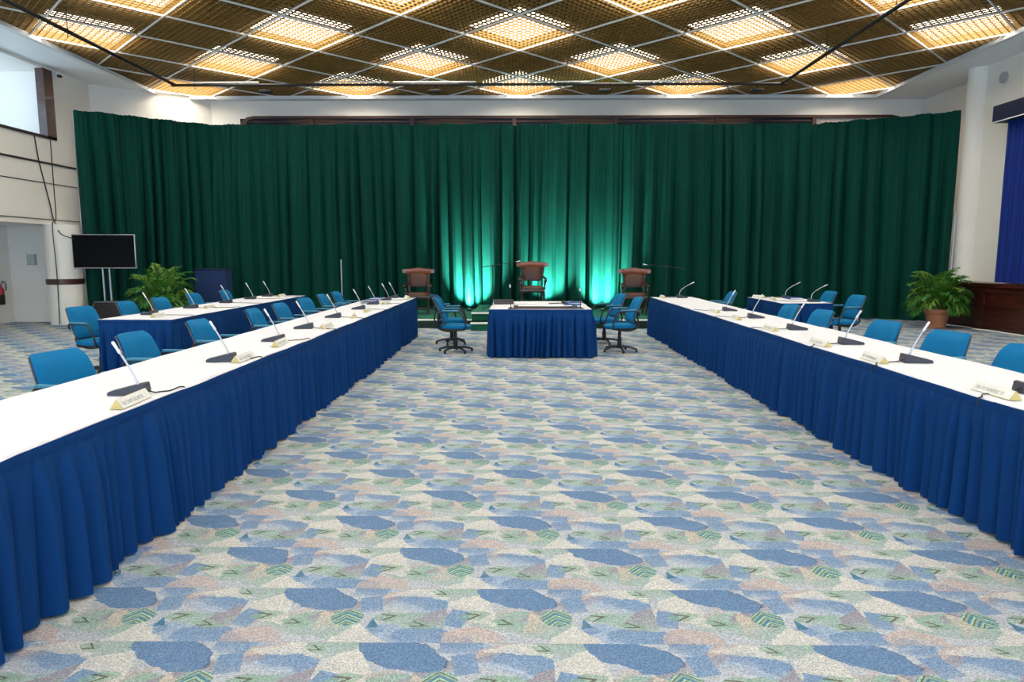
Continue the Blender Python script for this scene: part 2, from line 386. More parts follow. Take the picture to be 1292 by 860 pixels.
# ceiling light panels lie on the louvre in every second cell
rows = {}
for i in range(-4, 5):
    for j in range(-9, 3):
        if (i+j) % 2: continue
        x, y = OX+i*2*HALF, OY+j*2*HALF
        if abs(x) > 9 or y < -5 or y > 19: continue
        rows.setdefault(j, []).append((x, y))
ordn = ['leftmost', 'second from the left', 'third from the left', 'fourth from the left', 'rightmost']
rowname = {2: 'row nearest the curtain', 1: 'second row from the curtain', 0: 'third row from the curtain', -1: 'row at the top photo edge'}
h = MB(); s_ = HALF*.7071*2*.48
h.rbox(-s_, s_, -s_, s_, .145, .2, .01)
d_ = MB().box(-s_*.97, s_*.97, -s_*.97, s_*.97, .128, .143)
proto_light = None
for j in sorted(rows, reverse=True):
    xs = sorted(rows[j])
    for k, (x, y) in enumerate(xs):
        if proto_light is None:
            o = empty('ceiling_light'); h.build('housing', M['housing'], o); d_.build('diffuser', M['panel'], o, smooth=0); proto_light = o
        else: o = copy_tree(proto_light)
        o.location = (x, y, ZG); o.rotation_euler = (0, 0, R(45))
        if j in rowname:
            names = ordn if len(xs) == 5 else ['leftmost', 'second from the left', 'second from the right', 'rightmost']
            lab = 'square ceiling light, %s in the %s' % (names[k], rowname[j])
        else: lab = 'glowing square ceiling light behind the brown grid, overhead out of the photo'
        tag(o, lab, 'ceiling light', 'square lights above the ceiling grid' if j in rowname else 'square lights overhead out of the photo')

# walls
w = MB(); w.box(-9.0, 11.3, YB, YB+.2, 0, 6.6)
struct(w, 'wall_back', M['wall'])
w = MB(); a, b = Vector((-8.56, YB)), Vector((-10.75, 17.55)); nrm = Vector((-(b-a).y, (b-a).x)).normalized()*-.2
w.prism([a, b, b+nrm, a+nrm], 0, 6.6); struct(w, 'wall_corner', M['wall'])
w = MB()
w.box(-12.6, -10.75, -6, 16.4, 2.3, 4.25)                # band over the side passage
w.box(-12.6, -10.75, 16.17, 17.7, 4.25, 5.78); w.box(-12.6, -10.75, 16.17, 17.7, 5.78, 6.6); w.box(-11.15, -10.75, 16.4, 17.7, 0, 4.25)
w.box(-12.6, -10.75, -6, 16.17, 5.78, 6.6)
w.box(-12.6, -10.75, -6, 4.0, 4.25, 5.78)
w.box(-12.45, -10.75, 16.4, 16.6, 0, 2.3)                # end of the passage
w.box(-12.45, -12.25, -6, 16.4, 0, 2.3)
w.box(-12.8, -12.6, -6, 17, 2.3, 4.5); w.box(-12.8, -12.6, -6, 17, 5.6, 6.6); w.box(-12.8, -12.6, -6, 5, 4.5, 5.6); w.box(-12.8, -12.6, 15.7, 17, 4.5, 5.6)
struct(w, 'wall_left', M['wall'])
w = MB(); w.box(10.6, 10.9, -6, 16.7, 0, 6.6); w.box(11.1, 11.3, 16.5, YB, 0, 6.6); w.box(10.7, 11.3, 16.6, 16.7, 0, 6.6)
struct(w, 'wall_right', M['wall'])
w = MB(); w.box(-12.8, 11.2, -6.2, -6, 4.6, 6.6); w.box(-12.8, 11.2, -6.2, -6, 0, .3)
for x in (-12.8, -8.2, -4.2, -.2, 3.8, 7.8, 10.8): w.box(x, x+.4, -6.2, -6, .3, 4.6)
struct(w, 'wall_rear', M['wall'])
# rear windows (daylight comes from behind the viewer) and the window high on the left
fx = [-12.4, -8.2, -7.8, -4.2, -3.8, -.2, .2, 3.8, 4.2, 7.8, 8.2, 10.8]
for k in range(6):
    x0, x1 = fx[2*k], fx[2*k+1]
    g = struct(MB().box(x0, x1, -6.12, -6.09, .3, 4.6), 'window_%d' % (k+1), M['glass'])
    fr = MB(); fr.box(x0, x1, -6.14, -6.05, .3, .36); fr.box(x0, x1, -6.14, -6.05, 4.54, 4.6); fr.box(x0, x0+.06, -6.14, -6.05, .36, 4.54); fr.box(x1-.06, x1, -6.14, -6.05, .36, 4.54)
    fr.build('window_frame', M['trim_white'], g, smooth=0)
struct(MB().box(-12.72, -12.69, 5, 15.7, 4.5, 5.6), 'window_7', M['glass'])
# clerestory frame above the curtain
cl = MB(); cl.box(-7.75, 8.1, YB-.025, YB-.005, 4.4, 5.37)
clo = struct(cl, 'window_8', M['dark_glass'])
fr = MB(); fr.prism([(-7.78, 4.4), (-7.78, 5.02), (-7.7, 5.27), (-7.55, 5.39), (-7.35, 5.43), (10.2, 5.43), (10.4, 5.39), (10.52, 5.27), (10.52, 5.19), (10.4, 5.32), (10.2, 5.36), (-7.32, 5.36), (-7.5, 5.32), (-7.62, 5.14), (-7.68, 5.02), (-7.68, 4.4)], YB-.09, YB, 'y')
for x in (-5.75, -2.97, -.14, 2.65, 5.45, 8.1): fr.box(x-.05, x+.05, YB-.08, YB, 4.4, 5.37)
fr.box(-7.7, 8.1, YB-.05, YB, 5.27, 5.3)
fr.build('window_frame', M['wood_dark'], clo, smooth=30)
bl = MB()
for k in range(60): bl.box(8.18+k*.038, 8.20+k*.038, YB-.03, YB-.004, 4.4, 5.36)
bl.build('blind', M['blind'], clo, smooth=0)
# opening high in the left wall: jamb and sill; strips along that wall
struct(MB().box(-10.9, -10.715, 15.86, 16.17, 4.25, 5.79), 'trim_2', M['wood_dark'])
struct(MB().box(-10.85, -10.715, 3.9, 16.17, 4.235, 4.29), 'trim_3', M['groove'])
struct(MB().box(-10.77, -10.725, -6, 17.3, 3.66, 3.70), 'trim_4', M['groove'])
struct(MB().box(-10.77, -10.735, -6, 17.3, 3.222, 3.238), 'trim_5', M['groove'])
struct(MB().box(-10.77, -10.735, -6, 17.3, 2.405, 2.42), 'trim_6', M['groove'])
col_l = MB().lathe([(.36, 0), (.36, 2.3)], -10.66, 15.98, 40)
co = struct(col_l, 'column_left', M['wall'], 40)
MB().lathe([(.365, .93), (.385, .94), (.385, 1.05), (.365, 1.06)], -10.66, 15.98, 40).build('rail_band', M['wood_dark'], co)
struct(MB().box(-10.44, -10.33, 16.18, 16.26, 0, .98), 'trim_7', M['door_pale'])
co = struct(MB().lathe([(.235, .9), (.235, ZS)], 10.58, 16.42, 40), 'column_right', M['wall'], 40)
# wood dado on the right with ledge
dd = MB(); dd.box(10.12, 10.6, -2, 16.45, 0, .93); dd.box(10.06, 10.75, -2, 16.5, .93, 1.0)
for z in (.2, .5, .8): dd.box(10.1, 10.12, -2, 16.45, z, z+.06)
for y in (16.3, 15.0, 13.7, 12.4, 11.1, 9.8): dd.box(10.095, 10.12, y-.05, y+.05, .06, .9)
dd.box(10.085, 10.12, -2, 16.45, 0, .07)
struct(dd, 'trim_8', M['mahog'])

# ------------------------------------------------------------------ drapery
class Folds:
    def __init__(s, length, wmin, wmax, seed):
        rnd = random.Random(seed); s.k = [0.]; s.amp = []; s.sk = []
        while s.k[-1] < length+1:
            s.k.append(s.k[-1]+rnd.uniform(wmin, wmax)); s.amp.append(rnd.uniform(.45, 1.)); s.sk.append(rnd.uniform(-.25, .25))
        s.i = 0
    def at(s, x):
        while s.i > 0 and x < s.k[s.i]: s.i -= 1
        while x >= s.k[s.i+1]: s.i += 1
        t = (x-s.k[s.i])/(s.k[s.i+1]-s.k[s.i])
        t = t + s.sk[s.i]*t*(1-t)*2
        return s.amp[s.i]*max(0., math.sin(PI*min(1, max(0, t))))**.65
def polyline(pts, step, radius=.04):
    # points with outward normal (to the right of travel) along a polyline with rounded corners
    P = [Vector(p) for p in pts]; out = []; s = 0
    segs = []
    for i in range(len(P)-1):
        d = (P[i+1]-P[i]).normalized(); segs.append((P[i], P[i+1], d, Vector((d.y, -d.x))))
    for i, (a, b, d, n) in enumerate(segs):
        a2 = a + d*(radius if i else 0); b2 = b - d*(radius if i < len(segs)-1 else 0)
        ln = (b2-a2).length; k = max(2, int(ln/step))
        for q in range(k+1):
            out.append((a2+(b2-a2)*q/k, n))
        if i < len(segs)-1:
            n2 = segs[i+1][3]; c0 = b2; c1 = segs[i+1][0]+segs[i+1][2]*radius
            for q in range(1, 5):
                t = q/5; mid = b
                p = c0*(1-t)**2+mid*2*t*(1-t)+c1*t*t
                out.append((p, (n*(1-t)+n2*t).normalized()))
    return out

def skirt_mesh(pts, top, seed, step=.011):
    L_ = polyline(pts, step, .02); mb = MB(); rnd = random.Random(seed)
    tot = sum((L_[i+1][0]-L_[i][0]).length for i in range(len(L_)-1))
    big = Folds(tot, .06, .17, seed); mid = Folds(tot, .035, .075, seed+1); fine = Folds(tot, .014, .026, seed+2)
    zs = [0, .003, .022, .024, .045, .05, .06, .09, .14, .22, .32, .44, .58, .68, top-.012]
    rows = []; lean = [rnd.uniform(0, 6.28) for _ in range(3)]
    arr = []; s = 0
    for i, (p, n) in enumerate(L_):
        if i: s += (p-L_[i-1][0]).length
        arr.append((p, n, s, big.at(s), mid.at(s), fine.at(s)))
    for dz in zs:
        t = dz/(top-.012); row = []
        for (p, n, s, B, Md, F) in arr:
            if dz <= .0031: o = .004
            elif dz <= .046: o = .008 + .0035*F*(1 if .004 < dz < .0451 else 0)
            else:
                q = min(1, (dz-.046)/.2); q2 = min(1, (dz-.046)/.08)
                o = .004 + .007*F*(1-q) + (.022*Md*q2)*(1-.5*t) + (.14*B-.055 + .012*math.sin(s*1.1+lean[0]))*q*(.4+.6*t)
            hem = .012*math.sin(s*2.3+lean[1])*t*.4
            sh = .02*math.sin(s*4+lean[2])*t*t
            dvec = Vector((-n.y, n.x))
            v = p + n*o + dvec*sh
            row.append(Vector((v.x, v.y, top-dz-hem*.3 if dz < top-.02 else max(.004, .011+hem))))
        rows.append(row)
    return mb.grid(rows)

def curtain_mesh(pts, z0, z1, seed, wmin, wmax, amp, step=.02, nz=14, flare=.5):
    L_ = polyline(pts, step, .05); mb = MB()
    tot = sum((L_[i+1][0]-L_[i][0]).length for i in range(len(L_)-1))
    big = Folds(tot, wmin, wmax, seed); small = Folds(tot, wmin*.4, wmin*.8, seed+1); rnd = random.Random(seed)
    ph = [rnd.uniform(0, 6.28) for _ in range(6)]
    arr = []; s = 0
    for i, (p, n) in enumerate(L_):
        if i: s += (p-L_[i-1][0]).length
        arr.append((p, n, s, big.at(s), small.at(s)))
    rows = []
    for k in range(nz+1):
        t = k/nz; row = []
        for (p, n, s, B, Sm) in arr:
            o = amp*B*(.3+.7*min(1, t*2.5))*(1+flare*t*.3) + amp*.16*Sm*(1-.5*t) + .03*math.sin(s*.9+ph[0])*t
            sh = .05*math.sin(s*.7+ph[1])*t + .035*math.sin(s*2.1+ph[2]+t*2)*t
            dv = Vector((-n.y, n.x)); v = p+n*o+dv*sh
            zt = z1 + .012*math.sin(s*9+ph[3]) + .012*Sm + .008*math.sin(s*2.2)
            row.append(Vector((v.x, v.y, zt+(z0-zt)*t)))
        rows.append(row)
    return mb.grid(rows)

ZC = 4.93
def curtain(name, pts, z0, z1, seed, label, m, wmin=.19, wmax=.52, amp=.30, cat='curtain', group=None, rod=True):
    o = empty(name, (0, 0, 0), 0, label, cat, group)
    c0 = Vector(pts[0]); o.location = (c0.x, c0.y, z0)
    mtx = Matrix.Translation((-c0.x, -c0.y, -z0))
    cm = curtain_mesh(pts, z0, z1, seed, wmin, wmax, amp)
    cm.build('drape', m, o, smooth=80, recalc=False, mtx=mtx)
    if rod:
        rr = MB().tube([(p[0], p[1]+.02, z1-.02) for p in pts], .025, 10)
        rr.build('rod', M['black'], o, mtx=mtx)
    return o
# travel left to right gives normals toward the viewer (right-hand side of +x travel is -y)
curtain('stage_curtain', [(-10.35, 16.25), (-7.7, 18.2)], .03, ZC, 11, 'dark green floor length curtain angled across the left corner behind the television', M['curtain'], group='green curtains across the hall end')
curtain('stage_curtain', [(-7.95, 18.1), (7.7, 18.1)], .225, ZC, 21, 'wide green curtain across the hall end behind the three carved chairs', M['curtain'], group='green curtains across the hall end')
curtain('stage_curtain', [(7.5, 18.2), (10.3, 16.55)], .03, ZC, 31, 'dark green floor length curtain angled behind the potted palm on the right', M['curtain'], group='green curtains across the hall end')
# poles of the drape system
for (x, y, z1, lab) in ((-10.42, 16.36, ZC+.03, 'silver upright pole at the left end of the green curtain'), (10.2, 16.32, 2.6, 'silver upright pole at the right end of the green curtain beside the column'), (-4.56, 17.55, 1.5, 'thin silver pole standing before the green curtain behind the left tables')):
    o = empty('curtain_pole', (x, y, 0), 0, lab, 'pole', 'silver poles by the curtain')
    MB().tube([(0, 0, .01), (0, 0, z1)], .02, 10).build('pole', M['silver'], o)
    MB().rbox(-.15, .15, -.15, .15, 0, .012, .004).build('base_plate', M['black'], o)
# blue window curtain and pelmet on the right wall
cu = curtain('window_curtain', [(10.42, 15.12), (10.42, 9.0)], 1.02, 4.5, 41, 'bright blue pleated curtain over the dark wood ledge on the right wall', M['blue_curtain'], .08, .16, .08, rod=False)
# (travel towards -y: its right-hand side is -x, into the room)
pm = MB(); pm.rbox(10.18, 10.6, 8.8, 15.28, 4.42, 4.77, .01)
po = pm.build('curtain_pelmet', M['pelmet']); tag(po, 'navy boxed pelmet above the bright blue curtain on the right wall', 'pelmet')
MB().box(10.172, 10.19, 8.8, 15.28, 4.415, 4.435).build('edge_strip', M['trim_white'], po, smooth=0)

# ------------------------------------------------------------------ stage
st = empty('stage_platform', (0, 15.0, 0), 0, 'low green carpeted stage with white front edge under the carved chairs', 'stage')
MB().box(-4.2, 4.4, .03, 4.0, .0, .19).build('deck', M['stage_carpet'], st, smooth=0)
MB().rbox(-4.22, 4.42, .0, .06, .165, .2, .006).build('nosing', M['nosing'], st)
pl = polyline([(-4.2, .0), (4.4, .0)], .02); fd = Folds(9, .06, .14, 77); rw = []
vals = []; s = 0
for i, (p, n) in enumerate(pl):
    if i: s += (p-pl[i-1][0]).length
    vals.append((p, fd.at(s)))
for z in (.165, .12, .06, .006): rw.append([Vector((p.x, p.y-.004-.03*f*(1-z/.17), z)) for p, f in vals])
MB().grid(rw).build('valance', M['stage_skirt'], st, smooth=80, recalc=False)
da = empty('dais_step', (.27, 14.42, 0), 0, 'raised green dais with two white edged steps behind the centre table', 'steps')
MB().box(-1.3, 1.3, .03, .36, 0, .165).build('lower_step', M['stage_carpet'], da, smooth=0)
MB().box(-1.3, 1.3, .38, 3.1, .2, .35).build('upper_step', M['stage_carpet'], da, smooth=0)
MB().box(-1.3, 1.3, .38, .575, 0, .2).build('riser', M['stage_skirt'], da, smooth=0)
for (y, z, nm) in ((0, .18, 'nosing'), (.34, .37, 'nosing')): MB().rbox(-1.31, 1.31, y, y+.07, z-.035, z, .006).build(nm, M['nosing'], da)

# ------------------------------------------------------------------ tables
T = .755
def table_run(x0, x1, y0, y1, skirt_pts, label, cloth_label, seed, open_side=None):
    o = empty('conference_table', ((x0+x1)/2, (y0+y1)/2, 0), 0, label, 'table', 'skirted conference tables')
    mt = Matrix.Translation((-(x0+x1)/2, -(y0+y1)/2, 0))
    MB().rbox(x0+.03, x1-.03, y0+.03, y1-.03, T-.04, T-.008, .008).build('tabletop', M['plate_gold'], o, mtx=mt)
    n = max(1, round((y1-y0)/1.83)); k = 0
    for i in range(n+1):
        yy = y0+.15+(y1-y0-.3)*i/n
        for xx in (x0+.1, x1-.1):
            MB().tube([(xx, yy, .004), (xx, yy, T-.04)], .016, 8).build('leg', M['chair_black'], o, mtx=mt)
    skirt_mesh(skirt_pts, T+.002, seed).build('table_skirt', M['skirt'], o, smooth=75, recalc=False, mtx=mt)
    # white cloth: gently uneven sheet with a short drop on the chair side
    rnd = random.Random(seed+5); mb = MB(); rows = []
    nx = 14; ny = max(8, int((y1-y0)/.12)); joins = [y0+(y1-y0)*i/n for i in range(1, n)]
    for j in range(ny+1):
        y = y0+(y1-y0)*j/ny; row = []
        jz = sum(.004*math.exp(-((y-q)/.05)**2) for q in joins[::2])
        wob = .006*math.sin(y*3.1+seed)+.004*math.sin(y*7.7)
        for i in range(nx+1):
            x = x0+(x1-x0)*i/nx
            e = .008*math.sin(y*1.9+seed) if i in (0, nx) else 0
            row.append(Vector((x+(wob if i in (0, nx) else 0), y, T+.003+jz+.0012*math.sin(x*23+y*3)+.001*math.sin(y*11+x*5))))
        if open_side == 'l':
            row = [Vector((x0-.012+wob, y, T-.14+.01*math.sin(y*5))), Vector((x0-.01+wob, y, T-.02))]+row
        if open_side == 'r':
            row = row+[Vector((x1+.01+wob, y, T-.02)), Vector((x1+.012+wob, y, T-.14+.01*math.sin(y*5)))]
        rows.append(row)
    mb.grid(rows)
    c = mb.build('tablecloth', M['cloth'], None, smooth=60, recalc=False, mtx=mt); c.location = o.location
    sol = c.modifiers.new('thick', 'SOLIDIFY'); sol.thickness = .003; sol.offset = -1
    tag(c, cloth_label, 'tablecloth', 'white tablecloths')
    return o
AX0, AX1, AY0, AY1 = -2.92, -2.06, .9, 13.65
table_run(AX0, AX1, AY0, AY1, [(AX0, AY1), (AX1, AY1), (AX1, AY0), (AX0, AY0)][::-1], 'long table with blue pleated skirt along the left side of the aisle', 'white cloth on the long table left of the aisle', 101, 'l')
CX0, CX1, CY0, CY1 = 2.66, 3.5, .9, 13.9
table_run(CX0, CX1, CY0, CY1, [(CX1, CY1), (CX0, CY1), (CX0, CY0), (CX1, CY0)], 'long table with blue pleated skirt along the right side of the aisle', 'white cloth on the long table right of the aisle', 111, 'r')
BX0, BX1, BY0, BY1 = -5.45, -4.5, 8.75, 14.3
table_run(BX0, BX1, BY0, BY1, [(BX0, BY0), (BX1, BY0), (BX1, BY1), (BX0, BY1)], 'blue skirted table run in the rear row at far left', 'white cloth on the rear table run at far left', 121)
DX0, DX1, DY0, DY1 = 4.62, 5.5, 12.0, 13.85
table_run(DX0, DX1, DY0, DY1, [(DX1, DY1), (DX0, DY1), (DX0, DY0), (DX1, DY0)], 'short blue skirted table in the rear row on the right', 'white cloth on the short rear table on the right', 131, 'r')
EX0, EX1, EY0, EY1 = -.46, 1.13, 10.55, 12.5
table_run(EX0, EX1, EY0, EY1, [(EX0+.4, EY1), (EX0, EY1), (EX0, EY0), (EX1, EY0), (EX1, EY1), (EX0+.41, EY1)], 'blue skirted clerks table standing alone in the middle of the floor', 'white cloth on the clerks table in the middle', 141)
# ------------------------------------------------------------------ office chairs
def make_chair():
    o = empty('office_chair')
    # local frame: the sitter faces +X
    def back_sec(z):   # centre x, half width, curve depth at height z
        t = (z-.5)/.4
        return -.19-.13*t-.03*t*t, .225-.018*t+.012*math.sin(t*PI), .035
    rows_f, rows_b = [], []
    nz, nw = 12, 12
    def cushion(off_front, thick, zlo, zhi, inset):
        mb = MB(); rows = []
        fr, bk = [], []
        for i in range(nz+1):
            z = zlo+(zhi-zlo)*i/nz; cx, hw, cd = back_sec(z); hw -= inset
            # rounded corners
            e = min(i, nz-i)/nz
            hw2 = hw*(1-.10*max(0, 1-e*7)**2)
            th = thick*(.55+.45*min(1, e*6))
            rf, rb = [], []
            for k in range(nw+1):
                q = -1+2*k/nw; y = hw2*q
                wrap = cd*q*q; te = th*(.5+.5*min(1, (1-abs(q))*5))
                lip = -.02*max(0, (z-(zhi-.06))/.06)**2
                rf.append(Vector((cx+wrap+off_front+te+lip, y, z))); rb.append(Vector((cx+wrap+off_front+lip, y, z)))
            fr.append(rf); bk.append(rb)
        rows = [f+b[::-1]+[f[0]] for f, b in zip(fr, bk)]
        n = len(rows[0]); mb.grid(rows)
        for r_ in (rows[0], rows[-1]):
            m_ = (n-1)//2; vs = r_[:n-1]; fs = [(k, k+1, n-3-k, n-2-k) for k in range(m_-1)]
            mb.add(vs, fs)
        bm_merge(mb); return mb
    cushion(0, .05, .50, .90, .004).build('backrest', M['chair_blue'], o, smooth=50)
    cushion(-.022, .022, .47, .885, 0).build('back_shell', M['chair_shell'], o, smooth=50)
    # seat: rounded pad with a waterfall front
    mb = MB(); fr = []
    for (z, sc) in ((.405, .9), (.412, .985), (.435, 1.), (.455, .985), (.465, .9), (.469, .6), (.47, .02)):
        ring = []
        for k in range(40):
            a = 2*PI*k/40; ca, sa = math.cos(a), math.sin(a)
            x = .245*math.copysign(abs(ca)**.45, ca); y = .235*math.copysign(abs(sa)**.45, sa)
            if x > 0: y *= 1-.10*(x/.245)**2
            dz = -.022*max(0, x/.245)**3 + .012*max(0, -x/.245)**2
            ring.append(Vector((x*sc+.01, y*sc, z+dz)))
        fr.append(ring+[ring[0]])
    mb.grid(fr); bm_merge(mb); mb.add([v for v in fr[0][:-1]], [tuple(range(39, -1, -1))])
    mb.build('seat', M['chair_blue'], o, smooth=50)
    MB().prism([(-.21, .395), (-.17, .372), (.14, .372), (.19, .395), (.19, .412), (-.21, .412)], -.19, .19, 'y').build('seat_pan', M['chair_black'], o)
    sp = MB(); pts = spline([(.08, .375), (-.1, .355), (-.24, .385), (-.3, .46), (-.265, .58), (-.275, .66)], 6)
    for yy in (-.10, .10): sp.tube([(p[0], yy, p[1]) for p in pts], .014, 8)
    sp.build('back_support', M['chair_black'], o)
    for sg in (-1, 1):
        y = sg*.265
        path = spline([(-.265, sg*.215, .62), (-.22, y, .675), (-.10, y, .692), (.05, y, .684), (.12, y, .63), (.17, y, .50), (.165, sg*.24, .41), (.10, sg*.16, .39)], 6)
        ar = MB().tube(path, .0135, 8).build('armrest', M['chair_black'], o)
        MB().rbox(-.2, .06, y-.026, y+.026, .692, .716, .009).build('arm_pad', M['arm_pad'], ar)
    MB().lathe([(.03, .07), (.036, .075), (.036, .23), (.026, .235), (.026, .36), (.055, .365), (.06, .378)], 0, 0, 16).build('stem', M['chair_black'], o)
    base = MB(); base.lathe([(.045, .055), (.05, .06), (.05, .10), (.035, .11)], 0, 0, 16)
    for k in range(5):
        a = 2*PI*k/5+.3; ca, sa = math.cos(a), math.sin(a)
        base.tube([(ca*.03, sa*.03, .085), (ca*.16, sa*.16, .08), (ca*.29, sa*.29, .045)], [.022, .019, .014], 8)
    bo = base.build('star_base', M['chair_black'], o)
    for k in range(5):
        a = 2*PI*k/5+.3
        MB().lathe([(.018, .001), (.02, .006), (.02, .03), (.012, .045)], math.cos(a)*.28, math.sin(a)*.28, 10).build('glide', M['chair_black'], bo)
    return o
def bm_merge(mb): pass

chair_proto = make_chair()
used = [False]
def place_chair(x, y, ang, label, group):
    o = copy_tree(chair_proto) if used[0] else chair_proto
    used[0] = True
    o.location = (x, y, 0); o.rotation_euler = (0, 0, R(ang)); tag(o, label, 'chair', group)
def seat_from_back(bx, by, ang):      # back top -> chair centre (back top lies .33 behind)
    return bx+.32*math.cos(R(ang)), by+.32*math.sin(R(ang))
num = ['nearest the camera', 'second from the camera', 'third from the camera', 'fourth from the camera', 'fifth from the camera', 'sixth from the camera', 'seventh from the camera', 'eighth from the camera', 'farthest from the camera']
A_ch = [(-3.44, 3.74, 0), (-3.28, 4.75, -14), (-3.42, 5.95, -3), (-3.42, 7.18, -2), (-3.45, 8.75, 2), (-3.47, 9.8, -3), (-3.52, 11.1, -8), (-3.55, 12.2, 0), (-3.55, 13.15, -3)]
ord_a = ['arm showing at the left photo edge', 'closest one seen whole', 'second one seen whole', 'third one seen whole', 'fourth one seen whole', 'fifth one seen whole', 'sixth one seen whole', 'second from the far end', 'at the far end beside the curtain']
for (bx, by, a), n_ in zip(A_ch, ord_a):
    x, y = seat_from_back(bx, by, a); place_chair(x, y, a, 'blue office chair at the long left table, '+n_, 'chairs behind the left aisle table')
B_ch = [(-5.93, 9.12, -14), (-5.97, 10.25, 0), (-5.95, 11.2, -2), (-6.04, 12.55, -4), (-5.97, 13.75, 2)]
for (bx, by, a), n_ in zip(B_ch, ['at the near end with arms showing', 'second from the near end', 'in front of the potted palm', 'left of the navy lectern', 'before the navy lectern at the far end']):
    x, y = seat_from_back(bx, by, a)
    place_chair(x, y, a, 'blue office chair behind the rear left table, '+n_, 'chairs behind the rear left table')
C_ch = [(3.83, 5.12, 184), (3.86, 6.1, 194), (3.86, 7.15, 190), (3.84, 8.6, 186), (3.86, 9.68, 184), (4.12, 13.2, 180)]
for (bx, by, a), n_ in zip(C_ch, ['cut by the right photo edge', 'second from the camera', 'third from the camera', 'fourth from the camera', 'fifth from the camera', 'alone near the far end by the curtain']):
    x, y = seat_from_back(bx, by, a); place_chair(x, y, a, 'blue office chair at the long right table, '+n_, 'chairs behind the right aisle table')
for (bx, by, a), n_ in zip([(6.03, 13.45, 184), (5.88, 12.05, 186)], ['the farther one', 'the nearer one']):
    x, y = seat_from_back(bx, by, a); place_chair(x+.08, y, a, 'blue office chair at the short rear right table, '+n_, 'chairs behind the rear right table')
for (x, y, a, l_) in ((-1.05, 11.2, 3, 'nearer blue office chair at the left side of the middle table'), (-1.22, 12.3, 26, 'farther blue office chair at the left side of the middle table'), (1.67, 11.3, 186, 'nearer blue office chair at the right side of the middle table'), (1.55, 12.38, 194, 'farther blue office chair at the right side of the middle table')):
    place_chair(x, y, a, l_, 'clerks chairs beside the middle table')

# ------------------------------------------------------------------ desk microphones
ZT = T+.0065
def mic_parts(o, curved=False):
    # sitter on -X, aisle on +X
    b = MB(); prof = [(-.115, .0), (.085, .0), (.092, .012), (.088, .062), (.075, .066), (-.108, .022), (-.118, .012)]
    w0 = MB()
    n = len(prof); vs = []
    for sy in (-1, 1):
        for (x, z) in prof:
            wd = .036+.024*(x+.118)/.21
            if z > .03: wd *= .86
            vs.append(Vector((x, sy*wd, z)))
    b.add(vs, [tuple(range(n)), tuple(range(2*n-1, n-1, -1))]+[(i, n+i, n+(i+1) % n, (i+1) % n) for i in range(n)])
    bo = b.build('base', M['mic_base'], o, smooth=35)
    bt = MB()
    for k in (-1, 0, 1): bt.rbox(-.03, -.006, k*.02-.007, k*.02+.007, .0415, .0475, .002, Matrix.Rotation(R(-13.5), 4, 'Y') @ Matrix.Translation((-.0, 0, -.002)))
    bt.build('button', M['cable'], bo)
    if curved: path = spline([(.04, 0, .05), (.035, 0, .11), (.0, 0, .17), (-.09, 0, .235), (-.17, 0, .28)], 6); tip = (-.235, 0, .312)
    else: path = spline([(.04, 0, .052), (.02, 0, .12), (-.05, 0, .19), (-.13, 0, .262)], 6) if False else spline([(.045, 0, .052), (.03, 0, .095), (.0, 0, .16), (-.045, 0, .245)], 6); tip = (-.083, 0, .312)
    gp = MB(); m_ = len(path); gp.tube(path, [.0085 if i < 4 else .006 for i in range(m_)], 8)
    gp.build('gooseneck', M['silver'], o)
    p0 = path[-1]; d = (Vector(tip)-p0)
    MB().tube([p0-d*.05, p0, p0+d*.25, p0+d*.3, p0+d*.9, p0+d], [.006, .0095, .0095, .008, .0095, .006], 10).build('mic_head', M['mic_head'], o)
def mic_cable(o, reach, seed):
    rnd = random.Random(seed); s = rnd.choice((-1, 1))
    pts = [(.09, 0, .022), (.13, s*.01, .006), (.09+.45*(reach-.09), s*rnd.uniform(.02, .07), .004), (.09+.8*(reach-.09), s*rnd.uniform(.07, .16), .004), (reach-.01, s*rnd.uniform(.14, .22), .006), (reach+.012, s*.2, -.004), (reach+.014, s*.2, -.05)]
    MB().tube(spline(pts, 6), .0042, 6).build('cable', M['cable'], o)
protos = {}
def place_mic(x, y, ang, reach, label, group, curved=False, seed=0):
    if curved not in protos:
        o = empty('desk_microphone'); mic_parts(o, curved); protos[curved] = o
    else:
        src = protos[curved]; o = src.copy(); COL.objects.link(o)
        for ch in children(src):
            if ch.name.startswith('cable'): continue
            copy_tree(ch, o)
    mic_cable(o, reach, seed)
    o.location = (x, y, ZT); o.rotation_euler = (0, 0, R(ang)); tag(o, label, 'microphone', group)
nm = ['nearest the camera', 'second from the camera', 'third from the camera', 'fourth from the camera', 'fifth from the camera', 'fourth from the far end', 'third from the far end', 'second from the far end', 'at the far end']
for k, (x, y) in enumerate([(-2.28, 3.92), (-2.29, 5.2), (-2.34, 6.46), (-2.42, 7.64), (-2.47, 9.05), (-2.47, 10.5), (-2.48, 11.6), (-2.48, 12.75), (-2.48, 13.45)]):
    place_mic(x, y, 8, (AX1-x)/math.cos(R(8)), 'gooseneck desk microphone on the long left aisle table, '+nm[k], 'microphones on the left aisle table', False, 300+k)
for k, (x, y) in enumerate([(-5.15, 9.45), (-5.17, 10.7), (-5.15, 11.95), (-5.15, 13.05), (-5.15, 13.95)]):
    place_mic(x, y, 4, BX1-x, 'gooseneck desk microphone on the rear left table, '+['nearest the camera', 'second from the camera', 'in the middle of five', 'second from the far end', 'at the far end'][k], 'microphones on the rear left table', False, 330+k)
nC = ['cut by the right photo edge', 'nearest one seen whole', 'second one seen whole', 'third one seen whole', 'fourth one seen whole', 'fifth one seen whole']
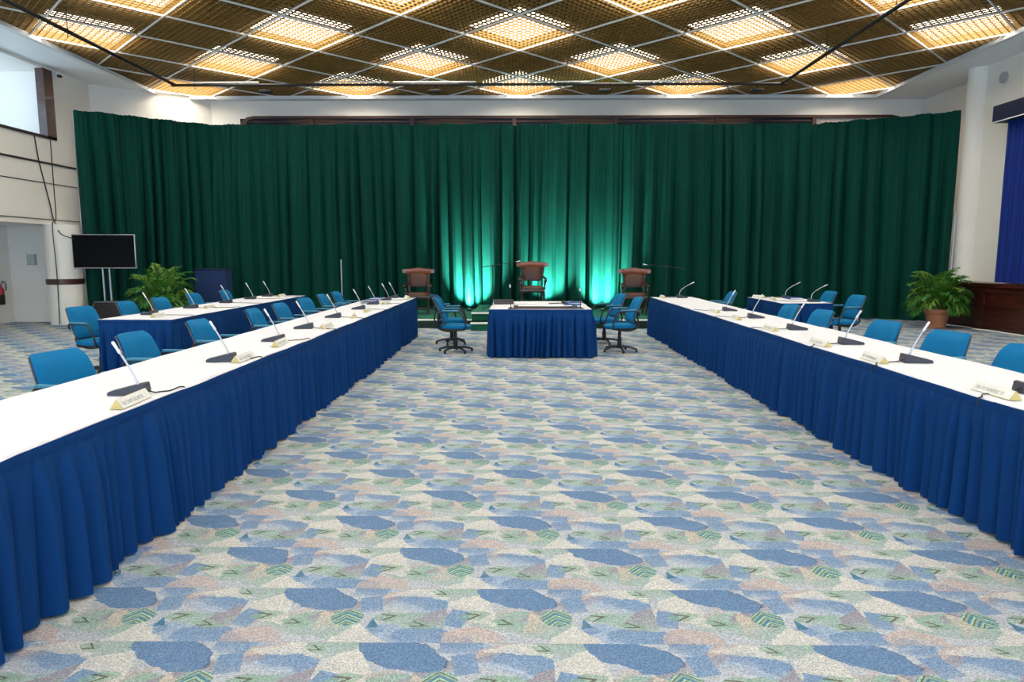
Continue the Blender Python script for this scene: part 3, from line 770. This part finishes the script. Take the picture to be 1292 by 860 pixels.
for k, (x, y) in enumerate([(3.06, 4.02), (3.03, 5.2), (3.06, 6.3), (3.08, 7.58), (3.12, 9.03), (3.13, 10.2)]):
    place_mic(x, y, 174, (x-CX0)/math.cos(R(6)), 'gooseneck desk microphone on the long right aisle table, '+nC[k], 'microphones on the right aisle table', False, 350+k)
place_mic(3.2, 13.5, 172, .54, 'curved gooseneck microphone alone at the far end of the right aisle table', 'microphones on the right aisle table', True, 370)
place_mic(5.28, 13.5, 176, .6, 'curved gooseneck microphone on the short rear right table, the farther one', 'microphones on the rear right table', True, 371)
place_mic(5.3, 12.35, 176, .62, 'curved gooseneck microphone on the short rear right table, the nearer one', 'microphones on the rear right table', True, 372)

# ------------------------------------------------------------------ name plates
def plate_parts(o, seed):
    L2, hh = .165, .052
    MB().prism([(-.036, 0), (.036, 0), (0, hh)], -L2, L2, 'y').build('block', M['plate_gold'], o, smooth=0)
    n = Vector((hh, 0, .036)).normalized()
    for sg in (1, -1):
        f = MB(); a = Vector((sg*.036, 0, 0)); b = Vector((0, 0, hh)); nn = Vector((sg*n.x, 0, n.z))
        vs = []
        for off in (.0004, .002):
            for y in (-L2+.004, L2-.004):
                for t in (.04, .97): vs.append(a.lerp(b, t)+nn*off+Vector((0, y, 0)))
        f.add(vs, [(0, 1, 3, 2), (4, 6, 7, 5), (0, 4, 5, 1), (2, 3, 7, 6), (0, 2, 6, 4), (1, 5, 7, 3)])
        f.build('face', M['plate_face'], o, smooth=0)
    # unreadable lettering on the aisle side: rows of pen strokes the size of the printed letters
    rnd = random.Random(seed); t_ = MB(); y = -L2+.028
    a = Vector((.036, 0, 0)); b = Vector((0, 0, hh)); nn = Vector((n.x, 0, n.z))*.0026
    def stroke(y0, t0, y1, t1, w=.0022):
        p = a.lerp(b, t0)+Vector((0, y0, 0))+nn; q = a.lerp(b, t1)+Vector((0, y1, 0))+nn
        d = (q-p).normalized(); s = d.cross(nn.normalized())*w/2
        t_.add([p-s, p+s, q+s, q-s], [(0, 1, 2, 3)])
    k = 0; words_ = rnd.choice(([4, 4, 8, 2], [3, 5, 7, 2], [4, 3, 9, 2]))
    for wl in words_:
        for c_ in range(wl):
            tall = .72 if c_ == 0 else .58
            sh = rnd.randrange(4); w = .0082
            stroke(y, .3, y, tall)
            if sh in (0, 2): stroke(y+w, .3, y+w, .58)
            if sh in (0, 1): stroke(y, .58, y+w, .58)
            if sh in (1, 2, 3): stroke(y, .31, y+w, .31)
            if sh == 3: stroke(y, .45, y+w, .58)
            y += .0118
            if y > L2-.02: break
        y += .008
        if y > L2-.02: break
    t_.build('lettering', M['ink'], o, smooth=0)
def place_plate(x, y, ang, label, group, seed):
    o = empty('name_plate', (x, y, ZT), R(ang), label, 'name plate', group); plate_parts(o, seed)
pA = [(-2.14, 3.68), (-2.16, 5.28), (-2.2, 6.22), (-2.2, 7.75), (-2.22, 9.1), (-2.25, 10.1), (-2.3, 11.75), (-2.2, 13.4)]
for k, (x, y) in enumerate(pA):
    lab = 'white tent shaped name plate on the left aisle table, '+['nearest the camera', 'second from the camera', 'third from the camera', 'fourth from the camera', 'fifth from the camera', 'third from the far end', 'second from the far end', 'on the far end corner'][k]
    place_plate(x, y, [4, 0, 3, -4, 10, 0, -6, 20][k], lab, 'name plates on the left aisle table', 500+k)
for k, (x, y, a) in enumerate([(-4.9, 9.2, 2), (-4.92, 10.8, 0), (-4.85, 13.9, 0)]):
    place_plate(x, y, a, 'tent shaped name plate on the rear left table, '+['nearest the camera', 'yellowish one second from the camera', 'at the far end'][k], 'name plates on the rear left table', 520+k)
for k, (x, y, a) in enumerate([(2.79, 3.96, 180), (2.76, 5.28, 178), (2.76, 6.25, 182), (2.78, 7.55, 180), (2.83, 8.9, 176), (2.84, 9.95, 184), (2.85, 13.6, 180)]):
    place_plate(x, y, a, 'white tent shaped name plate on the right aisle table, '+['nearest the camera', 'second from the camera', 'third from the camera', 'fourth from the camera', 'third from the far end', 'second from the far end', 'at the far end'][k], 'name plates on the right aisle table', 540+k)
for k, (x, y, a) in enumerate([(4.76, 13.62, 200), (4.8, 12.95, 170)]):
    place_plate(x, y, a, 'small pale name plate on the short rear right table, '+['at its far corner', 'nearer of the two'][k], 'name plates on the rear right table', 560+k)

# ------------------------------------------------------------------ things lying on the tables
def flat_thing(name, x, y, ang, w, d, h_, m, label, cat, group=None, z=ZT, extra=None):
    o = empty(name, (x, y, z), R(ang), label, cat, group)
    MB().rbox(-w/2, w/2, -d/2, d/2, 0, h_, .002).build('cover' if extra else 'sheet', m, o)
    if extra: MB().rbox(-w/2+.008, w/2-.004, -d/2+.006, d/2-.006, h_*.15, h_*.85, .001).build('pages', M['paper'], o)
    return o
def book(name, x, y, ang, w, d, h_, m, label, cat, group=None, z=ZT):
    o = empty(name, (x, y, z), R(ang), label, cat, group)
    c_ = MB(); c_.rbox(-w/2, w/2, -d/2, d/2, 0, .004, .0015); c_.rbox(-w/2, w/2, -d/2, d/2, h_-.004, h_, .0015); c_.rbox(-w/2, -w/2+.005, -d/2, d/2, 0, h_, .0015)
    c_.build('cover', m, o); MB().rbox(-w/2+.006, w/2-.006, -d/2+.006, d/2-.006, .004, h_-.004, .001).build('pages', M['paper'], o)
    return o
book('folder', -2.72, 12.55, 5, .24, .33, .02, M['folder_blue'], 'blue folder lying near the far end of the left aisle table', 'folder')
book('folder', -2.62, 11.95, 8, .3, .22, .018, M['black'], 'dark folder lying before the blue one on the left aisle table', 'folder')
book('folder', -2.75, 13.2, 0, .22, .3, .022, M['folder_blue'], 'blue folder at the very end of the left aisle table', 'folder')
book('folder', 5.28, 13.2, 0, .24, .32, .03, M['folder_blue'], 'blue folder between the two microphones on the rear right table', 'folder')
# the clerks' table
o = empty('wooden_rest', (.41, 10.68, ZT), 0, 'long low dark wooden rest along the front edge of the middle table', 'stand')
MB().prism([(-.075, 0), (.075, 0), (.07, .028), (.045, .034), (-.045, .034), (-.07, .028)], -.5, .5, 'x').build('rail', M['throne_dark'], o)
for x in (-.46, .46): MB().rbox(x-.035, x+.035, -.085, .085, 0, .05, .006).build('end_block', M['throne_dark'], o)
for (x, y, a, tip, l_) in ((-.13, 10.62, 0, 1.14, 'slim black table microphone at the left front of the middle table'), (.96, 10.66, 0, 1.08, 'slim black table microphone at the right front of the middle table')):
    o = empty('table_microphone', (x, y, ZT), 0, l_, 'microphone', 'microphones on the middle table')
    MB().lathe([(.05, 0), (.05, .012), (.02, .02), (.012, .03)], 0, 0, 16).build('base', M['black'], o)
    MB().tube([(0, 0, .02), (0, .004, .15), (-.01, .01, tip-ZT-.05)], .006, 8).build('gooseneck', M['black'], o)
    MB().tube([(-.01, .01, tip-ZT-.05), (-.012, .012, tip-ZT-.03), (-.014, .014, tip-ZT)], [.009, .014, .01], 10).build('mic_head', M['mic_head'], o)
o = empty('wooden_box', (-.27, 11.75, ZT), R(4), 'open dark wooden box at the back left corner of the middle table', 'box')
bx = MB(); bx.box(-.17, .17, -.12, .12, 0, .01); bx.box(-.17, .17, -.12, -.105, .01, .07); bx.box(-.17, .17, .105, .12, .01, .07); bx.box(-.17, -.155, -.105, .105, .01, .07); bx.box(.155, .17, -.105, .105, .01, .07)
bx.build('body', M['throne_dark'], o, smooth=0)
MB().box(-.165, .165, -.14, .13, .062, .072).build('lid', M['case'], o, smooth=0)
flat_thing('paper_sheet', .08, 11.9, 6, .42, .3, .012, M['paper'], 'stack of white papers at the back of the middle table', 'papers')
flat_thing('paper_sheet', .12, 11.05, -3, .3, .42, .004, M['paper'], 'white sheet behind the wooden rest on the middle table, left one', 'papers')
flat_thing('paper_sheet', .52, 11.1, 4, .42, .3, .004, M['paper'], 'white sheet behind the wooden rest on the middle table, right one', 'papers')
book('folder', .87, 11.15, -4, .26, .36, .035, M['folder_blue'], 'blue folder at the right of the middle table, nearer one', 'folder', 'blue folders on the middle table')
book('folder', .93, 11.75, 8, .26, .36, .03, M['folder_blue'], 'blue folder at the right of the middle table, farther one', 'folder', 'blue folders on the middle table')
o = empty('gavel', (.66, 11.72, ZT+.012), R(12), 'small dark gavel lying among papers on the middle table', 'gavel')
MB().tube([(-.16, 0, .0), (.08, 0, .004)], [.008, .010], 8).build('handle', M['throne_dark'], o)
MB().tube([(.1, -.06, .01), (.1, -.055, .01), (.1, .055, .01), (.1, .06, .01)], [.018, .024, .024, .018], 12).build('head', M['throne_dark'], o)

# ------------------------------------------------------------------ carved armchairs on the stage
def make_throne():
    o = empty('carved_armchair')    # faces -Y
    # crest rail: bowed, scrolled ends
    n = 24; mb = MB(); rows_ = []
    for i in range(n+1):
        q = -1+2*i/n; x = .345*q
        top = 1.09+.008*math.cos(q*PI)+(.012 if abs(q) < .3 else 0)+(-.012 if abs(q) > .9 else 0)
        bot = .965+.012*math.cos(q*PI)-(.0 if abs(q) < .75 else -.03*((abs(q)-.75)/.25))
        yb = .27-.05*(1-q*q)*-1
        rows_.append([Vector((x, yb-.045, bot)), Vector((x, yb-.06, (bot+top)/2)), Vector((x, yb-.05, top)), Vector((x, yb+.0, top+.004)), Vector((x, yb+.005, bot)), Vector((x, yb-.045, bot))])
    mb.grid(rows_); mb.add(rows_[0][:-1], [(0, 1, 2, 3, 4)]); mb.add(rows_[-1][:-1], [(4, 3, 2, 1, 0)])
    mb.build('crest_rail', M['throne'], o, smooth=45)
    for sx in (-1, 1): MB().tube([(sx*.345, .215, 1.03), (sx*.345, .27, 1.03)], .05, 14).build('scroll', M['throne'], o)
    # leather back, tapering downward, slightly domed
    mb = MB(); fr = []
    for i in range(11):
        t = i/10; z = .66+.33*t; hw = .215+.045*t; row = []
        yb = .225+.06*t
        for k in range(13):
            q = -1+2*k/12; row.append(Vector((hw*q, yb-.045*(1-q**4)*(.35+.65*math.sin(PI*min(1, max(0, t*.9+.05))))+.02, z)))
        for k in range(12, -1, -1):
            q = -1+2*k/12; row.append(Vector((hw*q, yb+.03, z)))
        row.append(row[0]); fr.append(row)
    mb.grid(fr); mb.add(fr[0][:-1], [tuple(range(25, -1, -1))]); mb.add(fr[-1][:-1], [tuple(range(26))])
    mb.build('leather_back', M['leather'], o, smooth=50)
    for sx in (-1, 1):
        MB().tube([(sx*.225, .29, .0), (sx*.225, .25, .42), (sx*.235, .25, .66), (sx*.27, .30, 1.0)], [.022, .028, .024, .026], 10).build('rear_leg', M['throne_dark'], o)
    MB().rbox(-.23, .23, .235, .275, .635, .68, .01).build('lower_back_rail', M['throne_dark'], o)
    MB().rbox(-.29, .29, -.27, .27, .37, .455, .012).build('seat_frame', M['throne_dark'], o)
    mb = MB(); rr = []
    for (z, sc) in ((.455, 1), (.49, .99), (.515, .9), (.525, .6), (.528, .02)):
        ring = []
        for k in range(32):
            a = 2*PI*k/32; ca, sa = math.cos(a), math.sin(a)
            ring.append(Vector((.275*sc*math.copysign(abs(ca)**.4, ca), .25*sc*math.copysign(abs(sa)**.4, sa), z)))
        rr.append(ring+[ring[0]])
    mb.grid(rr).build('seat', M['leather'], o, smooth=60)
    for sx in (-1, 1):
        prof = [(.026, .0), (.034, .02), (.022, .05), (.03, .10), (.036, .16), (.024, .2), (.024, .28), (.036, .32), (.036, .40)]
        MB().lathe(prof, sx*.265, -.24, 14).build('front_leg', M['throne_dark'], o)
        MB().lathe([(.024, .45), (.032, .48), (.018, .52), (.028, .56), (.034, .6), (.02, .64), (.026, .67)], sx*.29, -.19, 14).build('arm_post', M['throne_dark'], o)
        ar = spline([(sx*.25, .26, .74), (sx*.29, .14, .715), (sx*.315, -.02, .69), (sx*.315, -.2, .7), (sx*.31, -.27, .68), (sx*.31, -.25, .645), (sx*.31, -.215, .66)], 6)
        MB().tube(ar, .028, 10).build('armrest', M['throne_dark'], o)
    MB().tube([(-.265, -.24, .15), (.265, -.24, .15)], .016, 8).build('stretcher', M['throne_dark'], o)
    MB().tube([(-.225, .27, .15), (.225, .27, .15)], .016, 8).build('stretcher', M['throne_dark'], o)
    return o
th = make_throne()
for k, (x, y, z, a, l_) in enumerate([(-2.46, 16.6, .19, 4, 'carved wooden armchair with brown leather back on the stage at left'), (.32, 16.5, .35, 0, 'carved wooden armchair raised highest on the dais in the centre'), (2.78, 16.5, .19, -6, 'carved wooden armchair with brown leather back on the stage at right')]):
    o = th if k == 0 else copy_tree(th)
    o.location = (x, y, z); o.rotation_euler = (0, 0, R(a)); tag(o, l_, 'armchair', 'carved armchairs on the stage')

# boom microphone stands
def boom(x, y, z, pts, l_):
    o = empty('microphone_stand', (x, y, z), 0, l_, 'microphone stand', 'boom stands beside the carved chairs')
    MB().tube([(0, 0, .08), (0, 0, 1.36-z)], .012, 8).build('pole', M['black'], o)
    for k in range(3):
        a = 2*PI*k/3+.5
        MB().tube([(0, 0, .16), (.14*math.cos(a), .14*math.sin(a), .08), (.3*math.cos(a), .3*math.sin(a), .012)], .009, 6).build('leg', M['black'], o)
    q = [Vector(p)-Vector((x, y, z)) for p in pts]
    MB().tube(q, .008, 8).build('boom_arm', M['black'], o)
    MB().lathe([(.02, -.02), (.024, 0), (.02, .02)], 0, 0, 10, Matrix.Translation((0, 0, 1.36-z))).build('clutch', M['black'], o)
    e = q[-1]; d = (q[-1]-q[0]).normalized()
    MB().tube([e-d*.02, e+d*.03, e+d*.05+Vector((0, 0, .004)), e+d*.075], [.010, .012, .02, .014], 12).build('mic_head', M['mic_head'], o)
boom(-.6, 15.6, .35, [(-.86, 15.6, 1.33), (-.6, 15.6, 1.37), (-.05, 15.65, 1.46)], 'black boom microphone stand left of the centre carved chair')
boom(3.38, 15.8, .19, [(3.8, 15.78, 1.29), (3.38, 15.8, 1.345), (2.92, 15.8, 1.385)], 'black boom microphone stand right of the right carved chair')

# ------------------------------------------------------------------ potted palms
def palm(x, y, label, seed, nf, spread, height, m1, m2, droop=1.0):
    o = empty('potted_palm', (x, y, 0), 0, label, 'plant', 'potted palms')
    MB().lathe([(.19, 0), (.2, .01), (.2, .035), (.185, .045), (.235, .31), (.25, .315), (.262, .32), (.27, .33), (.278, .40), (.272, .415), (.255, .415), (.235, .36)], 0, 0, 36).build('pot', M['terracotta'], o)
    MB().lathe([(.235, .34), (.236, .365)], 0, 0, 24).build('soil', M['soil'], o)
    rnd = random.Random(seed)
    for i in range(nf):
        a = 2*PI*i*.381966+rnd.uniform(-.3, .3); rr = rnd.uniform(.02, .12)
        f = (i+.5)/nf                                   # 0 inner upright ... 1 outer spreading
        th = R(86-46*f+rnd.uniform(-6, 6)); ln_ = (1.12-.35*f)*height*rnd.uniform(.88, 1.08); bend = R(70+50*f)*droop
        p = Vector((rr*math.cos(a), rr*math.sin(a), .34)); dr = Vector((math.cos(a), math.sin(a), 0)); pts = [p]
        for k in range(14):
            t = (k+.5)/14; e = th-bend*t**1.7
            p = p+(dr*math.cos(e)*spread+Vector((0, 0, math.sin(e))))*ln_/14
            pts.append(p)
        s = MB().tube(pts, [.007*(1-t/15)+.0012 for t in range(15)], 5).build('stem', M['stem'], o)
        lf = MB(); nl = 18
        for k in range(nl):
            t = .25+.75*k/(nl-1); f2 = t*14; i0 = min(13, int(f2)); p = pts[i0].lerp(pts[i0+1], f2-i0); tg = (pts[i0+1]-pts[i0]).normalized()
            side = tg.cross(Vector((0, 0, 1))).normalized(); upv = side.cross(tg)
            ln = .3*math.sin(PI*(.2+.72*(t-.25)/.75))*rnd.uniform(.8, 1.15)
            for sg in (-1, 1):
                d = (side*sg*.8+tg*.8+upv*.3+Vector((rnd.uniform(-.15, .15), rnd.uniform(-.15, .15), rnd.uniform(-.2, .1)))).normalized()
                w = .018; mid = p+d*ln*.5; e2 = p+d*ln+Vector((0, 0, -ln*rnd.uniform(.2, .6)))
                nrm = d.cross(upv).normalized()
                lf.add([p, mid+nrm*w, e2, mid-nrm*w, mid+upv*.004], [(0, 1, 4), (1, 2, 4), (2, 3, 4), (3, 0, 4)])
        lf.build('frond', m1 if rnd.random() < .68 else m2, s, smooth=0, recalc=False)
    return o
palm(-8.1, 15.4, 'green potted palm between the television and the navy lectern', 61, 44, .78, 1.14, M['leaf'], M['leaf_b'])
palm(9.33, 15.3, 'bushy green palm in terracotta pot beside the right hand dark wood ledge', 63, 54, .72, 1.06, M['leaf'], M['leaf_b'])

# ------------------------------------------------------------------ television on stand, speaker, lectern
o = empty('television', (-9.55, 15.75, 0), R(3), 'large flat television with black screen on a tall two pole stand', 'television')
MB().rbox(-.71, .71, -.02, .03, 1.3, 2.08, .008).build('bezel', M['silver'], o)
MB().box(-.692, .692, -.0235, -.0195, 1.325, 2.062).build('screen', M['screen'], o, smooth=0)
MB().rbox(-.3, .3, .03, .08, 1.45, 1.95, .01).build('back_cover', M['black'], o)
for x in (-.09, .06): MB().tube([(x, .06, .05), (x-.01, .06, 1.5)], .022, 10).build('stand_pole', M['silver'], o)
MB().rbox(-.45, .42, -.3, .3, .0, .05, .015).build('stand_base', M['black'], o)
o = empty('equipment_case', (-8.72, 14.55, 0), R(-6), 'black equipment case with metal rim behind the rear left table', 'case')
MB().rbox(-.3, .36, -.22, .22, .012, .62, .03).build('body', M['case'], o)
MB().tube([(-.3, -.225, .05), (-.31, -.225, .5), (-.25, -.225, .615), (.3, -.225, .62)], .012, 8).build('metal_edge', M['chair_shell'], o)
MB().rbox(-.29, .35, -.2, .2, 0, .014, .003).build('foot_plate', M['black'], o)
o = empty('lectern', (-7.5, 16.75, 0), R(2), 'navy blue covered lectern standing before the green curtain on the left', 'lectern')
MB().rbox(-.37, .37, -.22, .22, .03, 1.25, .012).build('body', M['lectern'], o)
MB().rbox(-.38, .38, -.23, .23, 1.25, 1.285, .008).build('top', M['pelmet'], o)
MB().rbox(-.35, .35, -.2, .2, 0, .032, .004).build('plinth', M['black'], o)

# ------------------------------------------------------------------ wall fittings and cables
o = empty('fire_extinguisher', (-12.17, 15.92, .45), 0, 'fire extinguisher hanging at the far left wall edge', 'fire extinguisher')
MB().lathe([(.06, 0), (.075, .02), (.075, .24)], 0, 0, 20).build('lower_body', M['black'], o)
MB().lathe([(.075, .24), (.076, .26), (.07, .36), (.03, .42), (.025, .45)], 0, 0, 20).build('cylinder', M['red'], o)
MB().tube(spline([(0, 0, .44), (.03, .05, .54), (.08, .07, .48), (.085, .06, .33)], 6), .012, 8).build('hose', M['black'], o)
MB().rbox(-.075, -.06, -.05, .05, .1, .35, .004).build('bracket', M['grey_box'], o)
o = empty('wall_box', (-11.69, 16.4, 1.37), 0, 'small grey control box on the pale passage wall at left', 'wall box')
MB().rbox(-.1, .1, -.07, 0, 0, .26, .008).build('body', M['grey_box'], o)
kp = MB()
for i in range(3):
    for j in range(4): kp.rbox(-.07+i*.05, -.03+i*.05, -.076, -.068, .03+j*.055, .07+j*.055, .003)
kp.build('keypad', M['door_pale'], o)
o = empty('security_camera', (-10.71, 16.35, 5.72), 0, 'small security camera beside the high brown window jamb', 'camera')
MB().lathe([(.05, 0), (.055, .02), (.055, .08), (.03, .1)], 0, 0, 16).build('mount', M['trim_white'], o)
MB().tube([(0, 0, .02), (.06, -.05, -.01), (.14, -.1, -.03)], [.03, .034, .03], 12).build('lens_body', M['black'], o)
o = empty('fire_alarm', (10.6, 15.6, 5.45), 0, 'round grey alarm disc high on the right wall by the column', 'alarm')
MB().lathe([(.1, 0), (.12, .01), (.12, .05), (.06, .07)], 0, 0, 24, Matrix.Rotation(R(-90), 4, 'Y')).build('disc', M['grey_box'], o)
def cable(pts, r, m, label, n=8):
    c = MB().tube(spline(pts, n), r, 6); p0 = Vector(pts[-1])
    o = c.build('cable', m, None, mtx=Matrix.Translation(-p0)); o.location = p0; tag(o, label, 'cable'); return o
cable([(-10.722, 15.42, 4.23), (-10.722, 15.5, 3.7), (-10.722, 15.62, 3.25), (-10.718, 15.75, 2.75), (-10.7, 15.8, 2.42), (-10.45, 15.62, 2.1), (-10.2, 15.7, 1.98), (-9.85, 15.83, 1.9)], .012, M['cable'], 'thin dark cable sagging from the high window sill to the television')
cable([(-10.722, 15.94, 4.23), (-10.722, 15.93, 3.2), (-10.71, 15.9, 2.45), (-10.6, 15.59, 2.25), (-10.58, 15.585, 1.2), (-10.6, 15.57, .02)], .010, M['cable'], 'thin dark cable dropping straight down the left column')
cable([(9.75, 15.9, .012), (9.95, 15.6, .012), (10.0, 15.2, .012), (9.9, 14.9, .012), (10.03, 14.5, .012), (10.0, 14.1, .012), (10.04, 13.4, .012), (10.03, 12, .012)], .012, M['nosing'], 'white cable lying along the foot of the dark wood ledge', 6)

# hanging pipe frame with small lamps
o = empty('lighting_bar', (-1, 16.3, 5.5), 0, 'dark pipe frame hanging below the ceiling grid on thin rods', 'lighting frame')
q = Matrix.Translation((1, -16.3, -5.5))
MB().tube([(-7.95, 6, 5.5), (-7.95, 16.3, 5.5)], .035, 10).build('side_pipe', M['pipe'], o, mtx=q)
MB().tube([(6.0, 6, 5.5), (6.0, 16.3, 5.5)], .035, 10).build('side_pipe', M['pipe'], o, mtx=q)
MB().tube([(-8.05, 16.3, 5.5), (6.1, 16.3, 5.5)], .03, 10).build('front_pipe', M['pipe'], o, mtx=q)
for (x0, x1) in ((-7.6, -6.0), (-4.7, -3.0), (-2.9, -1.0), (.2, 1.6), (2.6, 4.4)):
    MB().tube([(x0, 16.26, 5.55), (x1, 16.26, 5.55)], .016, 8).build('white_tube', M['tbar'], o, mtx=q)
for (x, y) in ((-7.95, 12.5), (-7.5, 16.3), (-3.16, 16.3), (1.75, 16.3), (5.3, 16.3), (6.0, 14.0), (6.0, 11.5), (-7.95, 9.5)):
    MB().tube([(x, y, 5.4), (x, y, ZG)], .008, 6).build('hanger', M['pipe'], o, mtx=q)
def stage_lamp(x, l_):
    o = empty('stage_lamp', (x, 16.3, 5.36), 0, l_, 'stage lamp', 'small lamps on the pipe frame')
    MB().rbox(-.14, .14, -.06, .06, -.03, .03, .012).build('body', M['black'], o)
    MB().tube([(0, 0, .02), (0, 0, .12)], .012, 8).build('clamp', M['black'], o)
for x, l_ in ((-5.85, 'small black lamp under the pipe frame, leftmost of four'), (-1.95, 'small black lamp under the pipe frame, second from left'), (1.95, 'small black lamp under the pipe frame, third from left'), (5.45, 'small black lamp under the pipe frame, rightmost of four')): stage_lamp(x, l_)

# ------------------------------------------------------------------ lamps
def uplight(x, y, z, aim, power, size, l_, blend=1.0):
    o = empty('uplight', (x, y, z), 0, l_, 'uplight', 'floor uplights washing the curtain')
    MB().lathe([(.06, 0), (.065, .005), (.065, .05), (.05, .056)], 0, 0, 18).build('body', M['black'], o)
    MB().lathe([(.045, .056), (.045, .06)], 0, 0, 18).build('lens', M['housing'], o)
    ld = bpy.data.lights.new('uplight_lamp', 'SPOT'); ld.energy = power; ld.color = (.5, 1.0, .92); ld.spot_size = R(size); ld.spot_blend = blend; ld.shadow_soft_size = .04
    lo_ = bpy.data.objects.new('lamp', ld); COL.objects.link(lo_); lo_.parent = o; lo_.location = (0, 0, .075)
    d = Vector(aim)-Vector((x, y, z+.075)); lo_.rotation_euler = d.to_track_quat('-Z', 'Y').to_euler()
uplight(-1.28, 17.45, .19, (-1.2, 18.1, 1.15), 2000, 98, 'small black floor uplight at the curtain foot left of the dais')
uplight(.75, 17.4, .35, (.72, 18.1, 1.3), 1000, 98, 'small black floor uplight behind the dais in the middle')
uplight(2.15, 17.45, .19, (2.1, 18.1, 1.15), 1700, 98, 'small black floor uplight at the curtain foot right of the dais')

world = bpy.data.worlds.new('World'); S.world = world; world.use_nodes = True
bg = world.node_tree.nodes['Background']; bg.inputs[0].default_value = (.62, .8, 1.0, 1); bg.inputs[1].default_value = 5.0
def portal(loc, rot, sx, sy):
    ld = bpy.data.lights.new('window_portal', 'AREA'); ld.shape = 'RECTANGLE'; ld.size = sx; ld.size_y = sy
    try: ld.cycles.is_portal = True
    except Exception: pass
    o = bpy.data.objects.new('window_portal', ld); COL.objects.link(o); o.location = loc; o.rotation_euler = rot
portal((-.8, -6.3, 2.45), (R(90), 0, 0), 23.5, 4.4)
portal((-12.9, 10.3, 5.05), (R(90), 0, R(-90)), 10.8, 1.2)

# ------------------------------------------------------------------ camera and view
cd = bpy.data.cameras.new('Camera'); cd.lens = 24; cd.sensor_width = 36; cd.clip_end = 200
cam = bpy.data.objects.new('Camera', cd); COL.objects.link(cam)
cam.location = (0, 0, 1.56); cam.rotation_euler = (R(83), 0, R(.6))
S.camera = cam
vs = S.view_settings; vs.view_transform = 'Standard'; vs.look = 'None'; vs.gamma = 1; vs.use_curve_mapping = False; vs.exposure = .3
S.cycles.use_denoising = True
